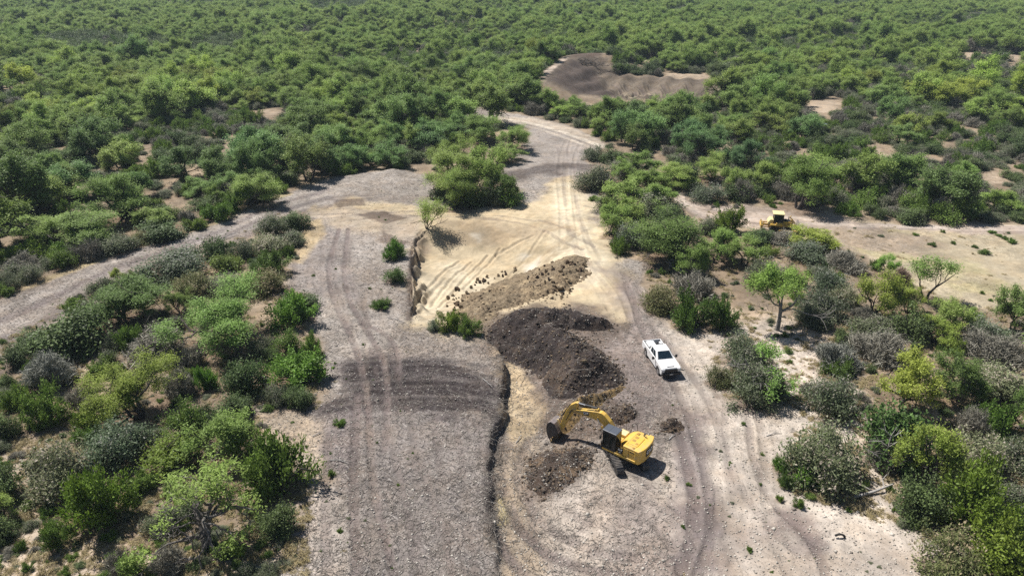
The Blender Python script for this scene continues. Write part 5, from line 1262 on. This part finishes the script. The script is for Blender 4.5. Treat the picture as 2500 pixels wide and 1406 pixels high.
hpart(MB().tube([(4.3, yb+.2, 2.9), (4.6, yb+.24, 2.6), (4.9, yb+.2, 2.0), (5.1, yb+.2, 1.5)], .03).tube([(4.15, yb+.2, 3.0), (4.5, yb+.26, 2.9), (4.8, yb+.22, 2.4)], .03).tube([(3.5, yb+.24, 2.95), (4.0, yb+.3, 2.9), (4.4, yb+.28, 2.7)], .03), "hydraulic_hose", M_BLK, parent=stick)
hpart(MB().cyl((4.82, yb, 3.12), (5.55, yb, 1.75), .085), "bucket_cylinder", M_BLK)
hpart(MB().cyl((5.5, yb, 1.84), (5.98, yb, 1.0), .05), "piston_rod", M_STEEL)
hpart(MB().box(-.05, .05, yb-.24, yb-.16, 0, .85, .02, Matrix.Translation((5.62, 0, .45)) @ Matrix.Rotation(.42, 4, 'Y')).box(-.05, .05, yb+.16, yb+.24, 0, .85, .02, Matrix.Translation((5.62, 0, .45)) @ Matrix.Rotation(.42, 4, 'Y'))
      .box(-.06, .06, yb-.12, yb+.12, 0, .8, .02, Matrix.Translation((6.0, 0, .30)) @ Matrix.Rotation(-.05, 4, 'Y')), "bucket_link", M_YELP)
# bucket: curved shell, two cheeks, teeth
def bshell(y0, y1):
    P = [(5.60, .05), (5.78, .55), (6.05, .92), (6.42, 1.0), (6.74, .72), (6.84, .2), (6.76, -.35), (6.56, -.88)]
    m = MB(); Q = [(5.66, .0), (5.84, .48), (6.08, .82), (6.4, .89), (6.64, .65), (6.73, .18), (6.66, -.33), (6.48, -.84)]
    for i in range(len(P)-1): m.prism([P[i], P[i+1], Q[i+1], Q[i]], y0, y1, 'y', 0)
    return m, P
bs, BP = bshell(yb-.62, yb+.62)
bucket = hpart(bs, "bucket", M_STEEL)
m = MB()
for yy in (yb-.64, yb+.60): m.prism([(5.58, .03)]+BP[1:]+[(6.30, -.62), (5.95, -.35)], yy, yy+.04, 'y', 0)
hpart(m, "bucket_cheek", M_BKT, parent=bucket)
m = MB()
for yy in np.linspace(yb-.55, yb+.55, 5): m.prism([(6.58, -.82), (6.46, -.82), (6.40, -1.12)], yy-.06, yy+.06, 'y', 0)
hpart(m, "bucket_teeth", M_STEEL, parent=bucket)

# ------------------------------------------------------------------ pickup truck
TYAW = radians(-80); tx, ty = 15.30, 62.15; tz = float(ground_z(tx, ty)[0])
trk = link("pickup_truck", None, loc=(tx, ty, tz)); trk.rotation_euler[2] = TYAW
tag(trk, "white pickup truck with black grille and open cargo bed on the dirt track", "pickup truck")
M_PW = plain("white_paint", (.80, .80, .80), .22, .5, 0, .35, (.60, .55, .48)); M_PLAST = plain("black_plastic", (.02, .02, .022), .5, .4); M_LAMP = plain("headlamp", (.75, .76, .78), .1, .6); M_ALLOY = plain("alloy", (.40, .40, .41), .35, .5, .7, .3)
M_TGLASS = glass("windscreen", (.015, .03, .045), .25); M_BEDL = plain("bed_liner", (.03, .03, .032), .8, .2, 0, .3, (.2, .18, .15)); M_PLATEW = plain("number_plate", (.55, .55, .53), .5, .3); M_RED = plain("tail_lamp", (.35, .02, .02), .3, .5)
m = MB()
def arch(xc, r=.50): return [(xc+r*cos(a), .52+r*max(0, sin(a))) for a in np.linspace(0, pi, 7)]
front = [(2.82, .55), (2.86, .95), (2.80, 1.22), (2.3, 1.30), (1.28, 1.34)]
side = [(-2.85, .60), (-2.88, 1.0), (-2.85, 1.30), (-.92, 1.30), (-.92, 1.36), (1.28, 1.34), (2.3, 1.29), (2.78, 1.20), (2.85, .95), (2.80, .55)] + arch(1.88) + [(1.3, .45), (-1.25, .45)] + arch(-1.72) + [(-2.3, .6)]
for yy in ((.90, 1.0), (-1.0, -.90)): m.prism(side, yy[0], yy[1], 'y', .02)
m.prism([(1.22, 1.36), (2.3, 1.325), (2.76, 1.23), (2.82, 1.1), (2.82, .75), (1.22, .75)], -.93, .93, 'y', .06)          # bonnet
m.box(.95, 1.25, -.95, .95, 1.0, 1.34, .02); m.box(-.95, -.80, -.92, .92, .6, 1.34, .02); m.box(-.9, 1.25, -.92, .92, .5, .7, .02)
m.prism([(1.35, -.45), (2.6, -.38), (2.6, .38), (1.35, .45)], 1.325, 1.352, 'z', .01)
body = m.build("body", M_PW, trk)
m = MB()   # cab: roof and pillars
rb = [(-.90, .93), (1.22, .93)]; zr = 1.90
b = bmesh.new(); lo = [(1.24, -.92, 1.34), (1.24, .92, 1.34), (-.92, .92, 1.34), (-.92, -.92, 1.34)]; hi = [(.42, -.72, zr), (.42, .72, zr), (-.80, .74, zr), (-.80, -.74, zr)]
A = [b.verts.new(q) for q in lo]; B = [b.verts.new(q) for q in hi]; b.faces.new(A[::-1]); b.faces.new(B)
for i in range(4): b.faces.new((A[i], A[(i+1) % 4], B[(i+1) % 4], B[i]))
bmesh.ops.recalc_face_normals(b, faces=b.faces[:]); bmesh.ops.bevel(b, geom=b.edges[:], offset=.06, segments=3, affect='EDGES', profile=.5); m._merge(b)
cabt = m.build("cab", M_PW, trk)
def lerp3(a, b, t): return tuple(a[i]*(1-t)+b[i]*t for i in range(3))
def pane(c0, c1, c2, c3, u0, u1, v0, v1, off):
    """inset pane on the face c0-c1 (bottom) c3-c2 (top), pushed out by off"""
    P = [lerp3(lerp3(c0, c1, u), lerp3(c3, c2, u), v) for u, v in ((u0, v0), (u1, v0), (u1-.02, v1), (u0+.02, v1))]
    return [(p[0]+off[0], p[1]+off[1], p[2]+off[2]) for p in P]
MB().quad(pane(lo[0], lo[1], hi[1], hi[0], .07, .93, .06, .92, (.012, 0, .014))).build("windshield", M_TGLASS, cabt)
MB().quad(pane(lo[2], lo[3], hi[3], hi[2], .12, .88, .25, .88, (-.014, 0, .004))).build("rear_window", M_TGLASS, cabt)
for s in (1, -1):
    a, b2 = (lo[1], lo[2]) if s > 0 else (lo[0], lo[3]); c, d = (hi[2], hi[1]) if s > 0 else (hi[3], hi[0])
    MB().quad(pane(a, b2, c, d, .16, .50, .10, .86, (0, .014*s, .006))).build("side_window", M_TGLASS, cabt)
    MB().quad(pane(a, b2, c, d, .54, .84, .10, .86, (0, .014*s, .006))).build("side_window", M_TGLASS, cabt)
    mi = MB().box(.92, 1.0, s*1.0 if s > 0 else -1.14, 1.14 if s > 0 else -1.0, 1.38, 1.42, .01).box(.88, 1.04, 1.12 if s > 0 else -1.34, 1.34 if s > 0 else -1.12, 1.30, 1.58, .03).build("mirror", M_PLAST, trk)
    MB().prism([(2.70, .98), (2.875, .95), (2.86, 1.16), (2.68, 1.2)], .62 if s > 0 else -.95, .95 if s > 0 else -.62, 'y', .02).build("headlight", M_LAMP, trk)
    MB().box(.1, .28, s*1.0-.012, s*1.0+.012, 1.08, 1.12, .004).box(-.75, -.57, s*1.0-.012, s*1.0+.012, 1.08, 1.12, .004).build("door_handle", M_PLAST, trk)
    MB().box(-2.9, -2.8, s*.93-.06, s*.93+.06, .85, 1.2, .01).build("tail_light", M_RED, trk)
MB().box(2.80, 2.885, -.68, .68, .78, 1.14, .02).build("grille", M_PLAST, trk)
MB().box(2.72, 2.99, -.98, .98, .48, .76, .05).build("front_bumper", M_PLAST, trk)
MB().box(2.985, 3.0, -.17, .17, .56, .68, .004).build("number_plate", M_PLATEW, trk)
MB().box(-3.0, -2.86, -.95, .95, .52, .70, .03).build("rear_bumper", M_ALLOY, trk)
MB().box(-2.88, -2.80, -.90, .90, .70, 1.29, .02).build("tailgate", M_PW, trk)
MB().box(-2.80, -.95, -.90, .90, .70, .78, .01).box(-2.80, -.95, -.905, -.88, .78, 1.28, 0).box(-2.80, -.95, .88, .905, .78, 1.28, 0).box(-2.05, -1.4, -.88, -.62, .78, 1.0, .04).box(-2.05, -1.4, .62, .88, .78, 1.0, .04).build("cargo_bed", M_BEDL, trk)
for xx in (1.88, -1.72):
    for s in (1, -1):
        w = MB()
        for a, rr in ((.0, .34), (.03, .40), (.12, .41), (.20, .40), (.23, .34)): pass
        w.cyl((xx, s*.99, .41), (xx, s*.74, .41), .41, n=28)
        wo = w.build("wheel", M_RUB, trk)
        MB().cyl((xx, s*1.0, .41), (xx, s*.9, .41), .25, .22, n=20).build("rim", M_ALLOY, wo)
def world_on(tr, p): 
    a = tr.rotation_euler[2]; return (tr.location[0]+p[0]*cos(a)-p[1]*sin(a), tr.location[1]+p[0]*sin(a)+p[1]*cos(a), tr.location[2]+p[2])
o = MB().box(-.55, .55, -.42, .42, 0, .52, .05).box(-.5, .5, -.37, .37, .52, .56, .02).build("tool_chest", M_PW, None, world_on(trk, (-2.05, -.30, .785))); o.rotation_euler[2] = TYAW
tag(o, "white box lying in the pickup's cargo bed on the passenger side", "box")
o = MB().cyl((0, 0, 0), (0, 0, .42), .17, .19, 18).cyl((0, 0, .42), (0, 0, .45), .20, n=18).build("bucket_pail", M_PW, None, world_on(trk, (-1.9, .66, 1.0))); tag(o, "small white pail in the pickup's cargo bed", "pail")
o = MB().cyl((0, -.25, .12), (0, .25, .12), .12, n=14).box(-.05, .3, -.1, .1, .1, .42, .03).build("white_jug", M_PW, None, world_on(trk, (-1.35, .45, .785))); tag(o, "white jug with a handle against the cab in the pickup's bed", "jug")

# ------------------------------------------------------------------ bulldozer
DYAW = radians(-13); dx, dy = 40.75, 100.2; dz = float(ground_z(dx, dy)[0])
doz = link("bulldozer", None, loc=(dx, dy, dz)); doz.rotation_euler[2] = DYAW
tag(doz, "yellow bulldozer with pale cab roof, raised ripper and blade on the dirt road", "bulldozer")
for y0, y1 in ((.72, 1.22), (-1.22, -.72)): crawler(doz, y0, y1, 3.5, .47)
m = MB(); m.prism([(-1.65, .55), (-1.65, 1.15), (-1.3, 1.45), (-.2, 1.45), (0, 1.72), (1.45, 1.62), (1.55, .55)], -.62, .62, 'y', .05); m.box(-1.7, .1, -1.18, 1.18, 1.02, 1.30, .05); m.box(.1, 1.3, -1.1, 1.1, 1.0, 1.08, .02)
m.box(-.9, .0, .6, 1.15, 1.25, 1.52, .04); m.box(-.9, .0, -1.15, -.6, 1.25, 1.52, .04)
db = m.build("body", M_YEL, doz)
MB().prism([(.02, 1.722), (1.44, 1.625), (1.44, 1.66), (.02, 1.765)], -.52, .52, 'y', .01).cyl((.95, .15, 1.6), (.95, .15, 2.25), .06).cyl((.5, -.2, 1.7), (.5, -.2, 1.98), .10).build("hood_cover", M_BLK, doz)
MB().prism([(1.55, .6), (1.62, .62), (1.55, 1.6), (1.47, 1.62)], -.55, .55, 'y', .01).build("radiator_grille", M_BLK, doz)
MB().prism([(-2.05, 1.1), (-1.35, 1.1), (-1.25, 1.9), (-1.75, 1.95), (-2.05, 1.5)], -.8, .8, 'y', .08).build("fuel_tank", M_YELP, doz)
m = MB()
for x in (-1.2, -.55, .08):
    for y in (-.72, .72): m.box(x-.045, x+.045, y-.045, y+.045, 1.4, 2.72, .01)
m.box(-1.24, .12, -.76, .76, 1.35, 1.6, .03)
dc = m.build("cab", M_BLK, doz)
MB().box(-1.45, .22, -.86, .86, 2.70, 2.86, .05).build("cab_roof", M_YELP, dc)
g = MB(); g.box(-1.18, .06, .715, .73, 1.6, 2.7, 0); g.box(-1.18, .06, -.73, -.715, 1.6, 2.7, 0); g.box(.075, .09, -.7, .7, 1.6, 2.7, 0); g.box(-1.21, -1.195, -.7, .7, 1.6, 2.7, 0); g.build("window", M_GLASS, dc)
MB().box(-.9, -.4, -.25, .25, 1.55, 1.9, .04).box(-1.0, -.85, -.25, .25, 1.8, 2.4, .04).build("seat", M_SEAT, dc)
for s in (1, -1):
    MB().box(-.4, 2.35, s*1.38-.09, s*1.38+.09, .38, .62, .03).build("push_arm", M_YEL, doz)
    MB().cyl((1.25, s*.68, 1.95), (2.05, s*.68, 1.15), .075).cyl((1.15, s*.68, 1.9), (1.35, s*.68, 2.25), .06).build("lift_cylinder", M_YEL, doz)
    MB().cyl((2.0, s*.68, 1.2), (2.45, s*.6, .75), .04).build("piston_rod", M_CHR, doz)
m = MB(); c0 = [(2.42+.22*(1-((z-.75)/.75)**2)*-1+.2, z) for z in np.linspace(.08, 1.42, 9)]; m.prism([(a, b) for a, b in c0]+[(a-.09, b) for a, b in c0[::-1]], -1.62, 1.62, 'y', 0)
m.box(2.3, 2.42, -1.5, 1.5, .3, .5, .02).box(2.3, 2.42, -1.5, 1.5, 1.0, 1.15, .02)
bl = m.build("blade", M_STEEL, doz); MB().box(2.58, 2.66, -1.65, 1.65, .02, .14, .01).build("cutting_edge", M_STEEL, bl)
m = MB()
for s in (.45, -.45): m.box(-2.75, -1.6, s-.07, s+.07, 1.02, 1.16, .02); m.box(-2.75, -1.6, s-.07, s+.07, .55, .70, .02); m.cyl((-1.75, s, 1.35), (-2.65, s, .85), .06)
m.box(-3.05, -2.70, -.95, .95, .62, 1.05, .05)
rp = m.build("ripper", M_YEL, doz)
for s in (.75, 0, -.75): MB().prism([(-3.0, 1.35), (-2.78, 1.35), (-2.78, .55), (-2.62, .2), (-2.72, .15), (-3.0, .5)], s-.05, s+.05, 'y', .01).build("ripper_shank", M_YELP, rp)

# ------------------------------------------------------------------ far huts in the brush
M_TIN = plain("tin_roof", (.50, .56, .62), .35, .5, .3); M_TEAL = plain("teal_panel", (.10, .24, .25), .6, .3); M_GRN = plain("green_metal", (.05, .09, .08), .5, .4)
x, y, z = at(656, 136)
o = link("hunting_blind", None, loc=(x, y, z)); tag(o, "small teal box blind on legs with pale tin roof, upper left woodland", "blind")
MB().box(-.95, .95, -.9, .9, 3.6, 5.3, .03).build("cabin", M_TEAL, o); MB().box(-1.15, 1.15, -1.1, 1.1, 5.3, 5.42, .02).build("roof", M_TIN, o); MB().box(-.6, .6, -.915, -.90, 4.4, 4.8, 0).build("window", M_BLK, o)
for sx in (-.8, .8):
    for sy in (-.75, .75): MB().box(sx-.06, sx+.06, sy-.06, sy+.06, -.2, 3.6, .01).build("leg", M_BLK, o)
x, y, z = at(2008, 322)
o = link("game_feeder", None, loc=(x, y, z)); tag(o, "dark barrel feeder with a round metal lid on legs, scrub at right", "feeder")
MB().cyl((0, 0, 1.0), (0, 0, 1.75), .5, n=20).build("barrel", M_GRN, o); MB().cyl((0, 0, 1.75), (0, 0, 1.98), .75, .12, 20).build("lid", M_TIN, o)
for a in (.5, 2.6, 4.7): MB().cyl((.75*cos(a), .75*sin(a), -.1), (.45*cos(a), .45*sin(a), 1.6), .035, n=8).build("leg", M_BLK, o)
# ------------------------------------------------------------------ ground litter nobody could count
def pick_points(n, seed, box, test):
    r = np.random.default_rng(seed); out = []; c = 0
    while c < n:
        px = r.uniform(box[0], box[2], n); py = box[1]+(box[3]-box[1])*r.random(n)
        k = test(px, py, r); out.append(np.stack([px[k], py[k]], 1)); c += k.sum()
    P = np.concatenate(out)[:n]; x, y = gpv(P[:, 0], P[:, 1]); z = surf_z(x, y)
    return np.stack([x, y, z], 1), P, r
A_CLEAR = np.array(CLEAR, float); A_PIT = np.array([(1003,600),(1040,520),(1300,500),(1440,440),(1500,620),(1550,780),(1390,745),(1180,800),(1010,800)], float)
NOISEPX = lambda px, py, s, sd: fbm(px, py*1.6, s, sd, 3)
def toned(name, a, b, rough=.9):
    t = NT(name); return t.done(t.bsdf(t.mix(t.attr('tone'), a, b), rough, .15))
M_GRAVEL = toned("limestone_gravel", (.20, .175, .15), (.56, .52, .46)); M_STICK = toned("dry_sticks", (.065, .055, .05), (.42, .385, .34)); 
# stones
Q, P, r = pick_points(24000, 211, (-150, 640, 2650, 1500), lambda px, py, r: (in_poly(px, py, A_CLEAR) & ~in_poly(px, py, A_PIT) & (r.random(len(px)) < NOISEPX(px, py, 130, 5)*1.3)) | ((r.random(len(px)) < .35) & (py > 760)))
n = len(Q); s = .030+.085*r.random(n)**3.0+0.10*(r.random(n) < .012); oc = np.array([(1, 0, 0), (0, 1, 0), (-1, 0, 0), (0, -1, 0), (0, 0, .75), (0, 0, -.6)], float)
ang = r.uniform(0, 6.28, n); st = oc[None]*s[:, None, None]*r.uniform(.6, 1.3, (n, 6, 1))
X = st[..., 0]*np.cos(ang)[:, None]-st[..., 1]*np.sin(ang)[:, None]; Y = st[..., 0]*np.sin(ang)[:, None]+st[..., 1]*np.cos(ang)[:, None]
Vv = np.stack([X, Y, st[..., 2]], -1)+(Q+np.array([0, 0, .015]))[:, None, :]
f8 = np.array([(0, 1, 4), (1, 2, 4), (2, 3, 4), (3, 0, 4), (1, 0, 5), (2, 1, 5), (3, 2, 5), (0, 3, 5)])
F = (np.arange(n)[:, None, None]*6+f8[None]).reshape(-1, 3)
o = link("gravel", mesh_np("gravel", Vv.reshape(-1, 3), F, [M_GRAVEL], attrs={'tone': ('FLOAT', np.repeat(r.random(n)**.7, 6))})); tag(o, "pale limestone gravel strewn over the stripped ground", "gravel", kind='stuff')
# crumbs of soil on and round the heaps
M_CRUMB = toned("soil_crumbs", (.035, .028, .026), (.20, .15, .10))
HEAPS = [np.array(q, float) for q in ([(1180,802),(1280,742),(1400,738),(1410,775),(1500,785),(1555,800),(1450,815),(1535,900),(1530,950),(1395,965),(1320,905),(1230,846)], [(1330,1060),(1376,980),(1516,930),(1545,950),(1560,1040),(1480,1050),(1400,1040)], [(1280,1095),(1350,1062),(1470,1075),(1450,1140),(1330,1210),(1270,1200)], [(1590,1034),(1632,1012),(1685,1040),(1650,1068),(1600,1062)], [(1100,750),(1142,695),(1400,640),(1440,660),(1380,730),(1180,805)])]
def on_heap(px, py, r):
    ok = np.zeros(len(px), bool)
    for q in HEAPS: ok |= in_poly(px, py, q)
    return ok & (r.random(len(px)) < NOISEPX(px, py, 40, 25)*1.6)
Q, P, r = pick_points(5200, 217, (1080, 630, 1700, 1220), on_heap); n = len(Q)
s = .04+.17*r.random(n)**3.5; st = oc[None]*s[:, None, None]*r.uniform(.6, 1.35, (n, 6, 1)); ang = r.uniform(0, 6.28, n)
X = st[..., 0]*np.cos(ang)[:, None]-st[..., 1]*np.sin(ang)[:, None]; Y = st[..., 0]*np.sin(ang)[:, None]+st[..., 1]*np.cos(ang)[:, None]
Vv = np.stack([X, Y, st[..., 2]], -1)+Q[:, None, :]; F = (np.arange(n)[:, None, None]*6+f8[None]).reshape(-1, 3)
tn = np.clip(r.random(n)**1.6+in_poly(P[:, 0], P[:, 1], HEAPS[4])*.7, 0, 1.3)
o = link("soil_crumbs", mesh_np("soil_crumbs", Vv.reshape(-1, 3), F, [M_CRUMB], attrs={'tone': ('FLOAT', np.repeat(tn, 6))})); tag(o, "loose dark soil crumbs scattered over and around the heaps", "soil", kind='stuff')
# sticks
def sticks(name, n, seed, box, test, L0, L1, w, label):
    Q, P, r = pick_points(n, seed, box, test); L = L0+(L1-L0)*r.random(n)**2.2; a = r.uniform(0, 6.28, n); d = np.stack([np.cos(a), np.sin(a), r.normal(size=n)*.14], 1)*L[:, None]/2
    nrm = np.stack([-np.sin(a), np.cos(a), np.zeros(n)], 1)*(w*r.uniform(.6, 1.4, n))[:, None]; up = np.zeros((n, 3)); up[:, 2] = w*1.6
    c = Q+np.array([0, 0, .035]); bend = nrm*r.normal(size=n)[:, None]*5
    Vv = np.stack([c-d-nrm, c-d+nrm, c-d+up, c+bend-nrm, c+bend+nrm, c+bend+up, c+d-nrm*.4, c+d+nrm*.4, c+d+up*.4], 1)
    q = np.array([(0, 1, 4, 3), (1, 2, 5, 4), (2, 0, 3, 5), (3, 4, 7, 6), (4, 5, 8, 7), (5, 3, 6, 8)])
    F = (np.arange(n)[:, None, None]*9+q[None]).reshape(-1, 4)
    o = link(name, mesh_np(name, Vv.reshape(-1, 3), F, [M_STICK], attrs={'tone': ('FLOAT', np.repeat(r.random(n)**1.1, 9))})); tag(o, label, "sticks", kind='stuff')
sticks("brush_chips", 26000, 221, (-100, 430, 2000, 1480), lambda px, py, r: in_poly(px, py, A_CLEAR) & ~in_poly(px, py, A_PIT) & (px < 1640) & (r.random(len(px)) < NOISEPX(px, py, 90, 9)*1.2), .10, .75, .012, "shredded brush and twigs scattered over the gray mulch")
LEDGE = np.array([(1196,836),(1224,885),(1229,930),(1226,1000),(1207,1055),(1197,1150),(1190,1245),(1214,1310)], float)
def near_ledge(px, py, r):
    d, _, _ = d_polyline(px, py, LEDGE); return (r.random(len(px)) < np.exp(-(d/26)**2)) | ((r.random(len(px)) < .10) & (px > 850) & (px < 1480) & (py > 740) & (py < 1200))
sticks("ledge_roots", 1500, 222, (820, 740, 1500, 1330), near_ledge, .35, 1.9, .016, "roots and broken branches hanging along the dark ledge and soil heaps")
# dry grass and low undergrowth
M_STRAW = leaf_material("dry_grass_blades", (.33, .27, .135), (.40, .33, .19), .15)
M_LEAF['straw'] = M_STRAW
def tuft(seed):
    r = np.random.default_rng(seed); C = np.stack([r.normal(size=14)*.28, r.normal(size=14)*.28, r.uniform(.05, .25, 14)], 1)
    return Plant('straw', Wood(), [leaves(r, C, 14, (.10, .10, .08), .12, 12, -1.2, (.7, 1.25))], M_BARK)
def floor_test(px, py, r):
    ok = np.zeros(len(px), bool)
    for q in ISLANDS[:2]+[BARE[0]]: ok |= in_poly(px, py, np.array(q, float))
    k = np.zeros(len(px))
    for q in (ISLANDS[0], ISLANDS[1]): k = np.maximum(k, in_poly(px, py, np.array(q, float))*1.0)
    return ok & (r.random(len(px)) < np.where(k > 0, .55, .07)*NOISEPX(px, py, 80, 13)*1.6)
def floor_pts(n, seed, nt, d0, d1, test, box):
    Q, P, r = pick_points(n, seed, box, test)
    return [(Q[i, 0], Q[i, 1], d0+(d1-d0)*r.random()**2, r.uniform(.7, 1.3), r.uniform(0, 6.28), r.integers(nt), None) for i in range(n)]
T3 = [tuft(950), tuft(951), tuft(952)]
o = instancer("dry_grass", T3, floor_pts(7500, 231, 3, .3, 1.1, floor_test, (-100, 450, 2650, 1480))); tag(o, "dry straw grass tufts between the bushes and on the fallow field", "dry grass", kind='stuff')
T4 = [TPL['G'][0], TPL['S'][1], TPL['T'][0], TPL['S'][3], TPL['G'][2], TPL['D'][0]]
o = instancer("undergrowth", T4, floor_pts(1300, 233, 6, .3, 1.1, floor_test, (-100, 480, 2650, 1480))); tag(o, "low seedlings and weeds growing between the larger bushes", "undergrowth", kind='stuff')
o = instancer("weeds", [TPL['S'][0], TPL['S'][2], TPL['G'][1], T3[0]], floor_pts(170, 235, 4, .12, .40, lambda px, py, r: in_poly(px, py, A_CLEAR) & ~in_poly(px, py, A_PIT) & ((px < 1010) | (px > 1640)) & (r.random(len(px)) < NOISEPX(px, py, 70, 17)**2), (0, 440, 2340, 1450))); tag(o, "sparse green weeds sprouting on the stripped ground", "weeds", kind='stuff')

# ------------------------------------------------------------------ air
hb = MB().box(-1500, 1500, -150, 2300, -12, 41, 0)
t = NT("haze_air"); pv = t.n('ShaderNodeVolumePrincipled'); pv.inputs['Color'].default_value = (.68, .84, 1.0, 1); pv.inputs['Density'].default_value = .00017; pv.inputs['Anisotropy'].default_value = 0.0
t.t.links.new(pv.outputs[0], t.out.inputs['Volume'])
haze = hb.build("haze", t.m); tag(haze, "thin bluish haze over the far woodland", "haze", kind='stuff')
print("verts", sum(len(m.vertices) for m in bpy.data.meshes))
